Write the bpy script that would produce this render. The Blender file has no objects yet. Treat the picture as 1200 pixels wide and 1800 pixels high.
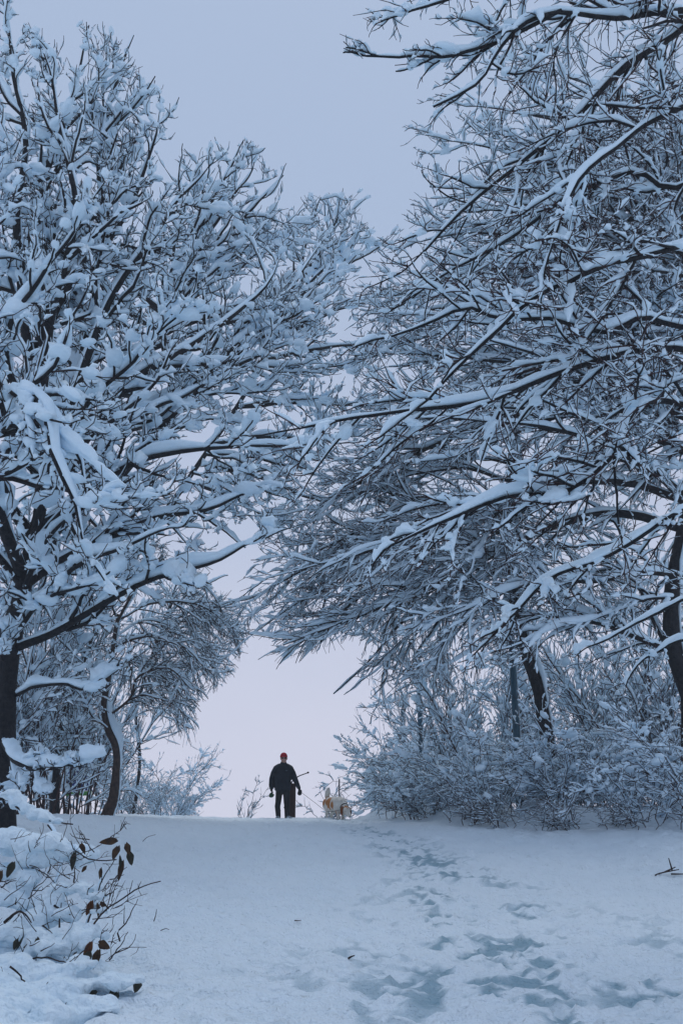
import bpy, bmesh, math, random
import numpy as np
from mathutils import Vector, Matrix, noise as mnoise

# ------------------------------------------------------------------ camera, sky, sun, exposure
scene = bpy.context.scene
COL = scene.collection
PITCH = math.radians(18.5)
CAM_Z = 1.6
FPX = 1750.0                      # focal length in photo pixels (1200 x 1800)
cam_d = bpy.data.cameras.new('camera')
cam = bpy.data.objects.new('camera', cam_d)
COL.objects.link(cam)
cam.location = (0, 0, CAM_Z)
cam.rotation_euler = (math.radians(90) + PITCH, 0, 0)
cam_d.sensor_fit = 'AUTO'
cam_d.sensor_width = 36.0
cam_d.lens = FPX / 1800.0 * 36.0
cam_d.clip_start = 0.1
cam_d.clip_end = 2000.0
scene.camera = cam

SUN_EL, SUN_AZ = math.radians(62), math.radians(8)      # azimuth from +y towards +x
world = bpy.data.worlds.new('World')
scene.world = world
world.use_nodes = True
wn, wl = world.node_tree.nodes, world.node_tree.links
wn.clear()
w_out = wn.new('ShaderNodeOutputWorld')
w_sky = wn.new('ShaderNodeTexSky')
w_sky.sky_type = 'NISHITA'
w_sky.sun_disc = False
w_sky.sun_elevation = SUN_EL
w_sky.sun_rotation = SUN_AZ
w_sky.air_density = 1.2
w_sky.dust_density = 3.0
w_bg1 = wn.new('ShaderNodeBackground'); w_bg1.inputs[1].default_value = 0.05
wl.new(w_sky.outputs[0], w_bg1.inputs[0])
# overcast deck in front of the clear sky: pale lavender low down, bluer overhead, soft cloud mottling
w_tc = wn.new('ShaderNodeTexCoord')
w_sep = wn.new('ShaderNodeSeparateXYZ'); wl.new(w_tc.outputs['Generated'], w_sep.inputs[0])
w_ns = wn.new('ShaderNodeTexNoise'); w_ns.inputs['Scale'].default_value = 2.2; w_ns.inputs['Detail'].default_value = 3.0
w_map = wn.new('ShaderNodeMapping'); w_map.inputs['Scale'].default_value = (1, 1, 2.2)
wl.new(w_tc.outputs['Generated'], w_map.inputs[0]); wl.new(w_map.outputs[0], w_ns.inputs['Vector'])
w_m1 = wn.new('ShaderNodeMath'); w_m1.operation = 'MULTIPLY_ADD'
wl.new(w_ns.outputs[0], w_m1.inputs[0]); w_m1.inputs[1].default_value = 0.34
wl.new(w_sep.outputs[2], w_m1.inputs[2])
w_rmp = wn.new('ShaderNodeValToRGB'); wl.new(w_m1.outputs[0], w_rmp.inputs[0])
cr = w_rmp.color_ramp
cr.interpolation = 'EASE'
cr.elements[0].position = 0.12; cr.elements[0].color = (0.660, 0.672, 0.812, 1)
cr.elements[1].position = 0.80; cr.elements[1].color = (0.400, 0.505, 0.700, 1)
w_bg2 = wn.new('ShaderNodeBackground'); w_bg2.inputs[1].default_value = 1.0
wl.new(w_rmp.outputs[0], w_bg2.inputs[0])
w_mix = wn.new('ShaderNodeMixShader'); w_mix.inputs[0].default_value = 0.95
wl.new(w_bg1.outputs[0], w_mix.inputs[1]); wl.new(w_bg2.outputs[0], w_mix.inputs[2])
wl.new(w_mix.outputs[0], w_out.inputs[0])

sun_d = bpy.data.lights.new('sun', 'SUN')
sun_d.energy = 1.1
sun_d.angle = math.radians(40)
sun_d.color = (1.0, 0.985, 0.97)
sun = bpy.data.objects.new('sun', sun_d)
COL.objects.link(sun)
sdir = Vector((math.sin(SUN_AZ) * math.cos(SUN_EL), math.cos(SUN_AZ) * math.cos(SUN_EL), math.sin(SUN_EL)))
sun.rotation_euler = (-sdir).to_track_quat('-Z', 'Y').to_euler()
sun.location = (0, 0, 40)

scene.view_settings.view_transform = 'Standard'
scene.view_settings.look = 'None'
scene.view_settings.exposure = 0.0
scene.view_settings.gamma = 1.0
scene.view_settings.use_curve_mapping = False
scene.cycles.max_bounces = 9
scene.cycles.diffuse_bounces = 8
scene.cycles.volume_bounces = 2
scene.cycles.use_denoising = True

rng = np.random.default_rng(7)
random.seed(7)

# ------------------------------------------------------------------ helpers
def W(px, py, Y):
    """a point of the place from its direction in the photograph and its distance along the path"""
    b = (900.0 - py) / FPX
    c, s = math.cos(PITCH), math.sin(PITCH)
    d = Y / (c - b * s)
    return np.array([d * (px - 600.0) / FPX, Y, CAM_Z + d * (s + b * c)])

def PIX(P):
    c, s = math.cos(PITCH), math.sin(PITCH)
    x, y, z = P[..., 0], P[..., 1], P[..., 2] - CAM_Z
    d = np.maximum(y * c + z * s, 0.05)
    v = -y * s + z * c
    return 600 + FPX * x / d, 900 - FPX * v / d

def inpoly(px, py, poly):
    inside = np.zeros(px.shape, bool)
    n = len(poly)
    for i in range(n):
        x0, y0 = poly[i]; x1, y1 = poly[(i + 1) % n]
        if y0 == y1: continue
        c = ((y0 > py) != (y1 > py)) & (px < (x1 - x0) * (py - y0) / (y1 - y0) + x0)
        inside ^= c
    return inside

def nrm(v):
    return v / np.maximum(np.linalg.norm(v, axis=-1, keepdims=True), 1e-9)

def vnoise(x, y, seed=0):
    xi = np.floor(x).astype(np.int64); yi = np.floor(y).astype(np.int64)
    xf = x - xi; yf = y - yi
    def h(a, b):
        n = (a * 374761393 + b * 668265263 + seed * 1442695041) & 0x7fffffff
        n = ((n ^ (n >> 13)) * 1274126177) & 0x7fffffff
        return ((n ^ (n >> 16)) & 0xffff) / 65535.0
    u = xf * xf * (3 - 2 * xf); v = yf * yf * (3 - 2 * yf)
    return (h(xi, yi) * (1 - u) + h(xi + 1, yi) * u) * (1 - v) + (h(xi, yi + 1) * (1 - u) + h(xi + 1, yi + 1) * u) * v

def fbm(x, y, seed=0, o=4):
    s = 0; a = 0.5
    for i in range(o):
        s = s + a * (vnoise(x, y, seed + i) - 0.5); x = x * 2.03 + 7.1; y = y * 2.03 + 3.7; a *= 0.5
    return s

def mesh_np(name, V, Q, mat, parent=None, base=None, smooth=True, attr=None):
    """V (n,3) world vertices, Q list of (m,k) index arrays"""
    me = bpy.data.meshes.new(name)
    V = np.asarray(V, np.float32).reshape(-1, 3)
    if base is not None: V = V - np.asarray(base, np.float32)
    Q = [np.asarray(q, np.int32) for q in (Q if isinstance(Q, list) else [Q]) if len(q)]
    me.vertices.add(len(V)); me.vertices.foreach_set('co', V.ravel())
    tot = sum(q.size for q in Q); npoly = sum(len(q) for q in Q)
    me.loops.add(tot); me.loops.foreach_set('vertex_index', np.concatenate([q.ravel() for q in Q]))
    st = np.concatenate([np.full(len(q), q.shape[1], np.int32) for q in Q])
    ls = np.concatenate([[0], np.cumsum(st)[:-1]]).astype(np.int32)
    me.polygons.add(npoly); me.polygons.foreach_set('loop_start', ls)
    me.polygons.foreach_set('use_smooth', np.full(npoly, smooth, bool))
    if attr is not None:
        for k, a in attr.items():
            at = me.attributes.new(k, 'FLOAT', 'POINT'); at.data.foreach_set('value', np.asarray(a, np.float32).ravel())
    me.update(calc_edges=True); me.validate()
    if mat: me.materials.append(mat)
    o = bpy.data.objects.new(name, me); COL.objects.link(o)
    if parent: o.parent = parent
    return o

def empty(name, loc, label, cat, group=None):
    o = bpy.data.objects.new(name, None); COL.objects.link(o)
    o.location = tuple(float(v) for v in loc); o.empty_display_size = 0.3
    o['label'] = label; o['category'] = cat
    if group: o['group'] = group
    return o

def tag(o, label, cat, group=None):
    o['label'] = label; o['category'] = cat
    if group: o['group'] = group
    return o

class Geo:
    def __init__(s): s.V = []; s.Q = []; s.n = 0
    def add(s, V, Q):
        V = np.asarray(V).reshape(-1, 3)
        for q in (Q if isinstance(Q, list) else [Q]): s.Q.append(np.asarray(q) + s.n)
        s.V.append(V); s.n += len(V)
    def build(s, name, mat, parent=None, base=None, **k):
        if not s.n: return None
        by = {}
        for q in s.Q: by.setdefault(q.shape[1], []).append(q)
        return mesh_np(name, np.concatenate(s.V), [np.concatenate(v) for v in by.values()], mat, parent, base, **k)

U0 = np.array([0.12, 0.07, 0.99])
def frames(P):
    T = np.empty_like(P)
    T[:, 1:-1] = P[:, 2:] - P[:, :-2]; T[:, 0] = P[:, 1] - P[:, 0]; T[:, -1] = P[:, -1] - P[:, -2]
    T = nrm(T)
    S = nrm(np.cross(T, U0)); U = np.cross(S, T)
    return T, S, U

def ringfaces(N, K, S):
    n = np.arange(N)[:, None, None]; k = np.arange(K - 1)[None, :, None]; s = np.arange(S)[None, None, :]
    a = (n * K + k) * S + s; b = (n * K + k) * S + (s + 1) % S
    return np.stack([a, b, b + S, a + S], -1).reshape(-1, 4)

def tubes(P, R, S):
    N, K, _ = P.shape
    T, sd, up = frames(P)
    th = np.arange(S) * 2 * np.pi / S + 0.3
    V = P[:, :, None] + R[:, :, None, None] * (np.cos(th)[None, None, :, None] * sd[:, :, None] + np.sin(th)[None, None, :, None] * up[:, :, None])
    return V.reshape(-1, 3), ringfaces(N, K, S)

def snowtubes(P, R, h0, S, rg, wind=0.0, wr=0.62, off=0.55):
    """lumpy snow lying along the upper side of each branch; h0 (N,) crest height"""
    N, K, _ = P.shape
    T, sd, up = frames(P)
    hz = np.sqrt(np.maximum(1 - T[..., 2] ** 2, 0))
    if wind: 
        wv = np.array([wind, -0.25 * abs(wind), 0]); up = nrm(up + wv - T * np.sum(T * wv, -1, keepdims=True)); sd = np.cross(T, up)
    t = np.linspace(0, 1, K)[None]
    ph = rg.uniform(0, 6.28, (N, 3, 1)); fr = rg.uniform(0.6, 3.2, (N, 3, 1))
    lump = 1 + 0.30 * np.sin(ph[:, 0] + fr[:, 0] * 6.28 * t) + 0.25 * np.sin(ph[:, 1] + fr[:, 1] * 6.28 * t) + rg.uniform(-.25, .25, (N, K))
    end = np.sqrt(np.clip(np.minimum(t * 4 + 0.12, (1 - t) * 4 + 0.05), 0, 1))
    h = h0[:, None] * lump * end * (0.22 + 0.78 * hz ** 0.9)
    w = np.maximum(h * wr, 0.9 * R)
    th = np.arange(S) * 2 * np.pi / S + np.pi / 2
    cx = np.cos(th); sy = np.sin(th); sy = np.where(sy < 0, sy * 0.45, sy)
    cen = P + up * (0.38 * h + off * R)[..., None]
    V = cen[:, :, None] + (w * 1.0)[:, :, None, None] * cx[None, None, :, None] * sd[:, :, None] + (h * 0.62)[:, :, None, None] * sy[None, None, :, None] * up[:, :, None]
    return V.reshape(-1, 3), ringfaces(N, K, S)

def part_of(P, R, rg, a=(0.0, 0.3), b=(0.5, 0.95), K=None):
    """the stretch of each branch on which snow has stayed"""
    N, K0, _ = P.shape; K = K or K0
    ta = rg.uniform(*a, N)[:, None]; tb = rg.uniform(*b, N)[:, None]
    f = (ta + (tb - ta) * np.linspace(0, 1, K)[None]) * (K0 - 1.0001); i = f.astype(int); u = f - i; n_ = np.arange(N)[:, None]
    return P[n_, i] * (1 - u)[..., None] + P[n_, i + 1] * u[..., None], R[n_, i] * (1 - u) + R[n_, i + 1] * u

def ico(sub):
    bm = bmesh.new(); bmesh.ops.create_icosphere(bm, subdivisions=sub, radius=1)
    bm.verts.ensure_lookup_table()
    V = np.array([v.co[:] for v in bm.verts]); F = np.array([[v.index for v in f.verts] for f in bm.faces]); bm.free()
    return V, F
ICO1, ICO2, ICO3 = ico(1), ico(2), ico(3)

def blobs(C, D, size, rg, tpl=ICO2, amp=0.17, flat=0.6):
    """snow clumps at C, stretched along D, size (N,3): along, across, up"""
    V0, F0 = tpl
    N = len(C)
    if not N: return np.zeros((0, 3)), np.zeros((0, 3), int)
    D = D.copy(); D[:, 2] *= 0.5; D = nrm(D + 1e-6)
    S = nrm(np.cross(D, U0)); U = np.cross(S, D)
    k = rg.normal(0, 2.0, (N, 4, 3)); ph = rg.uniform(0, 6.28, (N, 4))
    rad = 1 + amp * np.sin(np.einsum('nij,vj->niv', k, V0) + ph[..., None]).sum(1)
    L = V0[None] * rad[..., None]
    L[..., 2] = np.where(L[..., 2] < 0, L[..., 2] * flat, L[..., 2])
    L = L * size[:, None]
    V = C[:, None] + L[..., 0:1] * D[:, None] + L[..., 1:2] * S[:, None] + L[..., 2:3] * U[:, None]
    F = F0[None] + (np.arange(N) * len(V0))[:, None, None]
    return V.reshape(-1, 3), F.reshape(-1, 3)

def catmull(pts, K):
    pts = np.asarray(pts, float); n = len(pts)
    P = np.vstack([2 * pts[0] - pts[1], pts, 2 * pts[-1] - pts[-2]])
    seg = np.linalg.norm(np.diff(pts, axis=0), axis=1); cum = np.concatenate([[0], np.cumsum(seg)]) / seg.sum()
    out = []
    for t in np.linspace(0, 1, K):
        i = min(np.searchsorted(cum, t, 'right') - 1, n - 2); u = (t - cum[i]) / max(cum[i + 1] - cum[i], 1e-9)
        a, b, c, d = P[i], P[i + 1], P[i + 2], P[i + 3]
        out.append(0.5 * ((2 * b) + (-a + c) * u + (2 * a - 5 * b + 4 * c - d) * u * u + (-a + 3 * b - 3 * c + d) * u ** 3))
    return np.array(out)

# ------------------------------------------------------------------ materials
def new_mat(name):
    m = bpy.data.materials.new(name); m.use_nodes = True
    n = m.node_tree.nodes; l = m.node_tree.links
    return m, n, l, n['Principled BSDF']

def noise_mat(name, c1, c2, scale=8, rough=0.8, bump=0.0, bscale=40, detail=4, dist=0.01, metallic=0, coat=0):
    m, n, l, p = new_mat(name)
    tc = n.new('ShaderNodeTexCoord')
    ns = n.new('ShaderNodeTexNoise'); ns.inputs['Scale'].default_value = scale; ns.inputs['Detail'].default_value = detail
    l.new(tc.outputs['Object'], ns.inputs['Vector'])
    mx = n.new('ShaderNodeMix'); mx.data_type = 'RGBA'
    mx.inputs[6].default_value = (*c1, 1); mx.inputs[7].default_value = (*c2, 1)
    mr = n.new('ShaderNodeMapRange'); mr.inputs[1].default_value = 0.35; mr.inputs[2].default_value = 0.65
    l.new(ns.outputs[0], mr.inputs[0]); l.new(mr.outputs[0], mx.inputs[0]); l.new(mx.outputs[2], p.inputs['Base Color'])
    p.inputs['Roughness'].default_value = rough; p.inputs['Metallic'].default_value = metallic
    p.inputs['Specular IOR Level'].default_value = 0.25
    if bump:
        n2 = n.new('ShaderNodeTexNoise'); n2.inputs['Scale'].default_value = bscale; n2.inputs['Detail'].default_value = 5
        l.new(tc.outputs['Object'], n2.inputs['Vector'])
        b = n.new('ShaderNodeBump'); b.inputs['Strength'].default_value = bump; b.inputs['Distance'].default_value = dist
        l.new(n2.outputs[0], b.inputs['Height']); l.new(b.outputs[0], p.inputs['Normal'])
    return m

SNOW_A, SNOW_B = (0.66, 0.82, 0.93), (0.72, 0.86, 0.95)
M_SNOW = noise_mat('branch_snow', SNOW_A, SNOW_B, 5, 0.75, 0.55, 28, dist=0.02)
M_PADSNOW = noise_mat('packed_snow', (0.68, 0.82, 0.91), (0.74, 0.86, 0.93), 5, 0.8, 0.8, 13, dist=0.09)
M_BARK = noise_mat('dark_wet_bark', (0.006, 0.008, 0.012), (0.020, 0.020, 0.023), 14, 0.85, 0.9, 30, dist=0.03)
M_TWIG = noise_mat('twig_bark', (0.016, 0.014, 0.016), (0.040, 0.028, 0.028), 6, 0.8)
M_REDTWIG = noise_mat('reddish_twig_bark', (0.022, 0.016, 0.018), (0.065, 0.034, 0.034), 6, 0.8)
M_BROWNBARK = noise_mat('brown_bark', (0.035, 0.026, 0.024), (0.075, 0.050, 0.042), 14, 0.85, 0.8, 30, dist=0.02)

# ------------------------------------------------------------------ ground
def ground_z(x, y):
    x = np.asarray(x, float); y = np.asarray(y, float)
    k = 0.00424; y1 = 16.0; y2 = 46.0
    z = 0.1 * y - k * np.clip(y - y1, 0, y2 - y1) ** 2
    s2 = 0.1 - 2 * k * (y2 - y1)
    z = np.where(y > y2, 0.1 * y2 - k * (y2 - y1) ** 2 + (s2) * 45 * (1 - np.exp(-(np.maximum(y, y2) - y2) / 45)), z)
    z = np.where(y < 0, 0.1 * y / (1 - y / 60), z)
    fade = np.exp(-np.clip(y - 30, 0, None) / 15)
    # banks along both sides of the path
    bl = np.clip((-x - 2.2) / 3.4, 0, 1.6); bl = bl * bl * (3 - 2 * np.clip(bl, 0, 1.5)) 
    bl = np.where(x < -2.2, np.clip(bl, 0, 1.05), 0)
    br = np.clip((x - 3.2) / 4.0, 0, 1); br = br * br * (3 - 2 * br)
    near = np.clip((y - 8) / 8, 0, 1)
    lip = np.clip((y - 25.0) / 1.2, 0, 1); z = z + 0.055 * lip * lip * (3 - 2 * lip)
    far = np.clip((24 - y) / 8, 0, 1)
    z = z + 0.34 * bl * (0.25 + 0.75 * far) * fade + 0.24 * br * fade * near
    z = z + 0.16 * fbm(x * 0.35, y * 0.3, 3, 3) * np.clip(y / 6, 0, 1) * np.interp(y, [14, 20, 30, 40], [1, .2, .2, 1])
    return z

def path_x(y):
    return np.interp(y, [0, 6.3, 8, 10, 13.3, 16, 19, 22, 27], [1.7, 1.55, 1.45, 1.35, 1.25, 0.9, 0.5, 0.35, 0.2])

def spaced(a, b, d0, d1):
    out = [a]; 
    while out[-1] < b: out.append(out[-1] + d0 + (d1 - d0) * (out[-1] - a) / (b - a))
    return out
def coarse(start, end, step):
    out = []; v = start; s = step
    while abs(v) < abs(end): s *= 1.22; v += s * math.copysign(1, end - start); out.append(v)
    return out

xs = np.array(sorted(coarse(-5.6, -90, 0.06)) + list(np.arange(-5.6, 5.61, 0.043)) + coarse(5.6, 90, 0.06))
ysl = spaced(5.4, 31, 0.036, 0.10)
ys = np.array(sorted(coarse(5.4, -50, 0.06)) + ysl + coarse(ysl[-1], 110, 0.09))
GX, GY = np.meshgrid(xs, ys)
GZ = ground_z(GX, GY)
dense = np.clip((6.4 - np.abs(GX)) / 0.8, 0, 1) * np.clip((GY - 4.5) / 1, 0, 1) * np.clip((33 - GY) / 2, 0, 1)
px_c = path_x(GY)
dpath = np.abs(GX - px_c)
wpath = np.interp(GY, [5, 7, 9, 11, 13, 19, 26], [2.3, 2.1, 1.6, 1.1, 0.65, 0.45, 0.4])
tread = np.exp(-(dpath / wpath) ** 2)
GZ += dense * (0.07 * fbm(GX * 2.2, GY * 2.2, 11, 4) + 0.12 * fbm(GX * 6.5, GY * 6.5, 21, 4) + 0.05 * fbm(GX * 15, GY * 15, 23, 2)) * np.interp(GY, [14, 22], [1, .75])
GZ += dense * tread * (0.03 * fbm(GX * 3.2, GY * 2.2, 31, 4) + 0.04 * fbm(GX * 11, GY * 11, 41, 2) - 0.03)
slush = np.zeros_like(GZ)
# drifted snow at the foot of the bushes
rd = np.random.default_rng(9)
for i in range(46):
    Y_ = rd.uniform(17.2, 27.5); x_ = np.interp(Y_, [17, 18.6, 20.2, 22, 24.2, 27], [7.2, 5.9, 4.4, 3.3, 2.2, 1.35]) + rd.uniform(-0.7, 0.6)
    GZ += rd.uniform(0.05, 0.17) * np.exp(-((GX - x_) / rd.uniform(0.3, 0.7)) ** 2 - ((GY - Y_) / rd.uniform(0.3, 0.6)) ** 2)
# footprints: dents with a soft raised rim
rf = np.random.default_rng(21)
for i in range(2600):
    fy = 5.6 + 21 * rf.random() ** 1.35
    on = rf.random() < 0.62
    fx = float(path_x(fy)) + rf.normal(0, 1.0 if fy < 9 else 0.7 if fy < 13 else 0.35) if on else rf.uniform(-2.6, 5.0)
    a = rf.normal(0, 0.5); L, B = rf.uniform(0.06, 0.13), rf.uniform(0.045, 0.075); dep = rf.uniform(0.004, 0.014) * (1 if on else 0.7)
    i0, i1 = np.searchsorted(xs, [fx - 0.45, fx + 0.45]); j0, j1 = np.searchsorted(ys, [fy - 0.45, fy + 0.45])
    if i1 - i0 < 2 or j1 - j0 < 2: continue
    dx = GX[j0:j1, i0:i1] - fx; dy = GY[j0:j1, i0:i1] - fy
    u = (dx * math.cos(a) - dy * math.sin(a)) / B; v = (dx * math.sin(a) + dy * math.cos(a)) / L
    q = u * u + v * v + 0.5 * fbm(GX[j0:j1, i0:i1] * 14, GY[j0:j1, i0:i1] * 14, 5, 2)
    GZ[j0:j1, i0:i1] += -dep * np.exp(-q ** 2 * 0.7) + 0.35 * dep * np.exp(-((np.sqrt(np.maximum(q, 0)) - 1.5) / 0.35) ** 2)
    if on: slush[j0:j1, i0:i1] = np.maximum(slush[j0:j1, i0:i1], np.exp(-q * 0.9) * rf.uniform(0.1, 1.0) * dep / 0.014)
# scattered crumbs of snow thrown up along the tread
for i in range(2600):
    fy = 5.6 + 18 * rf.random() ** 1.5; fx = float(path_x(fy)) + rf.normal(-0.6, 2.0); s = rf.uniform(0.018, 0.05)
    i0, i1 = np.searchsorted(xs, [fx - 0.12, fx + 0.12]); j0, j1 = np.searchsorted(ys, [fy - 0.12, fy + 0.12])
    if i1 - i0 < 2 or j1 - j0 < 2: continue
    q = ((GX[j0:j1, i0:i1] - fx) ** 2 + (GY[j0:j1, i0:i1] - fy) ** 2) / (s * s)
    GZ[j0:j1, i0:i1] += s * 0.6 * np.exp(-q)
patch = np.clip(fbm(GX * 2.2, GY * 1.9, 51, 4) * 5.0 + np.interp(GY, [6, 12, 14, 19, 21], [.62, .55, .9, .9, .2]), 0, 1) * np.clip(fbm(GX * 8.0, GY * 9.0, 61, 4) * 9 + np.interp(GY, [6, 12, 14, 19, 21], [.42, .30, .45, .45, .2]), 0, 1)
slush = np.clip(0.45 * slush * tread ** 0.5 * np.clip(fbm(GX * 9, GY * 9, 71, 3) * 5 + 0.6, 0, 1) + 1.1 * patch * tread ** 1.1, 0, 1) * dense
GZ -= 0.009 * slush
ny, nx = GX.shape
ii = (np.arange(ny - 1)[:, None] * nx + np.arange(nx - 1)[None]).ravel()
gq = np.stack([ii, ii + 1, ii + nx + 1, ii + nx], -1)

m, n, l, p = new_mat('ground_snow')
tc = n.new('ShaderNodeTexCoord')
at = n.new('ShaderNodeAttribute'); at.attribute_name = 'slush'
n1 = n.new('ShaderNodeTexNoise'); n1.inputs['Scale'].default_value = 1.3; n1.inputs['Detail'].default_value = 5
l.new(tc.outputs['Object'], n1.inputs['Vector'])
mx = n.new('ShaderNodeMix'); mx.data_type = 'RGBA'; mx.inputs[6].default_value = (0.73, 0.85, 0.93, 1); mx.inputs[7].default_value = (0.80, 0.89, 0.95, 1)
l.new(n1.outputs[0], mx.inputs[0])
mx2 = n.new('ShaderNodeMix'); mx2.data_type = 'RGBA'; mx2.inputs[7].default_value = (0.21, 0.37, 0.46, 1)
mr = n.new('ShaderNodeMapRange'); mr.inputs[1].default_value = 0.12; mr.inputs[2].default_value = 0.95; mr.inputs[4].default_value = 0.9
l.new(at.outputs['Fac'], mr.inputs[0]); l.new(mr.outputs[0], mx2.inputs[0]); l.new(mx.outputs[2], mx2.inputs[6])
l.new(mx2.outputs[2], p.inputs['Base Color'])
rr = n.new('ShaderNodeMapRange'); rr.inputs[3].default_value = 0.8; rr.inputs[4].default_value = 0.38
l.new(mr.outputs[0], rr.inputs[0]); l.new(rr.outputs[0], p.inputs['Roughness'])
n2 = n.new('ShaderNodeTexNoise'); n2.inputs['Scale'].default_value = 34; n2.inputs['Detail'].default_value = 6
l.new(tc.outputs['Object'], n2.inputs['Vector'])
n3 = n.new('ShaderNodeTexNoise'); n3.inputs['Scale'].default_value = 10; n3.inputs['Detail'].default_value = 4; l.new(tc.outputs['Object'], n3.inputs['Vector'])
b3 = n.new('ShaderNodeBump'); b3.inputs['Strength'].default_value = 0.5; b3.inputs['Distance'].default_value = 0.10; l.new(n3.outputs[0], b3.inputs['Height'])
bp = n.new('ShaderNodeBump'); l.new(b3.outputs[0], bp.inputs['Normal']); bp.inputs['Strength'].default_value = 0.9; bp.inputs['Distance'].default_value = 0.04
l.new(n2.outputs[0], bp.inputs['Height']); l.new(bp.outputs[0], p.inputs['Normal'])
p.inputs['Specular IOR Level'].default_value = 0.3
M_GROUND = m
ground = mesh_np('snow_ground', np.stack([GX, GY, GZ], -1), gq, M_GROUND, attr={'slush': slush})
ground['kind'] = 'structure'
ground['label'] = 'trodden snow over the path and its banks'

def gz(x, y): 
    j = min(max(np.searchsorted(ys, y), 0), ny - 1); i = min(max(np.searchsorted(xs, x), 0), nx - 1)
    return float(GZ[j, i])

# ------------------------------------------------------------------ tree growth
SKY_WEDGE = [(25, -260), (28, 30), (100, 75), (140, 40), (180, 18), (205, 75), (240, 50), (250, 150), (285, 155), (318, 215), (290, 290),
             (350, 262), (430, 238), (465, 270), (505, 305), (495, 365), (540, 345), (620, 340), (645, 400), (690, 412), (722, 350),
             (700, 300), (655, 290), (690, 240), (730, 200), (700, 112), (600, 97), (610, 8), (660, -20), (660, -260)]
OPENING = [(345, 1446), (350, 1330), (345, 1235), (390, 1208), (424, 1150), (440, 1092), (470, 1120), (490, 1158), (560, 1142), (632, 1115),
           (640, 1145), (610, 1215), (660, 1222), (650, 1250), (600, 1268), (590, 1320), (622, 1370), (640, 1446)]
UNDER = [(655, 1240), (800, 1222), (900, 1175), (1000, 1190), (1100, 1230), (1250, 1270), (1400, 1270), (1400, 1465), (655, 1465)]
PATCHES = [[(405, 930), (450, 925), (455, 985), (425, 1010), (440, 1060), (395, 1050), (360, 1020), (380, 985)],
           [(215, 680), (270, 680), (275, 715), (225, 725)]]

class Crown:
    """levels of branches as polyline batches: P (N,K,3), r0, r1 (N,), limb id"""
    def __init__(s, rg, cull=True, margin=170): s.rg = rg; s.cull = cull; s.margin = margin
    def keep(s, P, lim):
        if not s.cull: return np.ones(len(P), bool)
        px, py = PIX(P)
        a = np.zeros(px.shape, bool)
        for poly in [SKY_WEDGE, OPENING, UNDER] + PATCHES: a |= inpoly(px, py, poly)
        bad = a.mean(1) > lim
        m = s.margin
        off = ((px < -m) | (px > 1200 + m) | (py < -m) | (P[..., 1] < 4)).all(1)
        return ~(bad | off)
    def grow(s, par, spacing, t0, ang, length, K, rscale, rmax, rmin, trop, wig, taper=0.55, flat=0.0, lim=0.34, tips=True):
        P, r0, r1, lid = par
        rg = s.rg
        seg = np.linalg.norm(np.diff(P, axis=1), axis=2); Ln = seg.sum(1)
        cnt = np.maximum(rg.poisson(Ln / spacing * (1 - t0)), 1)
        idx = np.repeat(np.arange(len(P)), cnt)
        t = t0 + (1 - t0) * rg.random(len(idx))
        if tips:      # one leader continuing past each tip
            idx = np.concatenate([idx, np.arange(len(P))]); t = np.concatenate([t, np.full(len(P), 0.995)])
        lead = t > 0.99
        Kp = P.shape[1]
        f = t * (Kp - 1); i = np.minimum(f.astype(int), Kp - 2); u = (f - i)[:, None]
        pos = P[idx, i] * (1 - u) + P[idx, i + 1] * u
        T = nrm(P[idx, i + 1] - P[idx, i])
        rp = (r0[idx] * (1 - t) + r1[idx] * t)
        az = rg.uniform(0, 2 * np.pi, len(idx))
        sd = nrm(np.cross(T, U0)); up = np.cross(sd, T)
        q = nrm(np.cos(az)[:, None] * sd + (np.sin(az) * (1 - flat))[:, None] * up)
        a = np.where(lead, rg.normal(0, 0.12, len(idx)), rg.normal(ang, 0.20, len(idx)))[:, None]
        d = nrm(np.cos(a) * T + np.sin(a) * q)
        L = length * (1 - taper * t) * rg.uniform(0.55, 1.35, len(idx)) * np.clip(Ln[idx] / np.mean(Ln), 0.5, 1.5)
        out = np.empty((len(idx), K, 3)); out[:, 0] = pos
        w0 = rg.normal(0, wig, (len(idx), 3))
        for k in range(1, K):
            out[:, k] = out[:, k - 1] + d * (L / (K - 1))[:, None]
            d = nrm(d + w0 / (K - 1) + rg.normal(0, wig * 0.45, d.shape) + np.array([0, 0, trop]) / (K - 1))
        c0 = np.clip(rp * rscale, rmin * 1.3, rmax); c1 = np.maximum(c0 * 0.4, rmin)
        kp = s.keep(out, lim)
        return out[kp], c0[kp], c1[kp], lid[idx][kp]

def radii(b, K=None, p=1.0):
    P, r0, r1, _ = b
    t = np.linspace(0, 1, P.shape[1])[None] ** p
    return r0[:, None] * (1 - t) + r1[:, None] * t

def trunk_mesh(name, pts, r0, r1, mat, parent, base, S=16, K=40, flare=0.5, rough=0.17):
    P = catmull(pts, K)[None]; t = np.linspace(0, 1, K)
    R = (r0 * (1 - t) + r1 * t) * (1 + flare * np.exp(-t * 14)); 
    V, Q = tubes(P, R[None], S)
    cen = np.repeat(P[0], S, 0)
    f = np.array([mnoise.noise(Vector((v[0] * 9, v[1] * 9, v[2] * 2.2))) for v in V])
    V = cen + (V - cen) * (1 + rough * f)[:, None]
    return mesh_np(name, V, Q, mat, parent, base)

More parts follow.
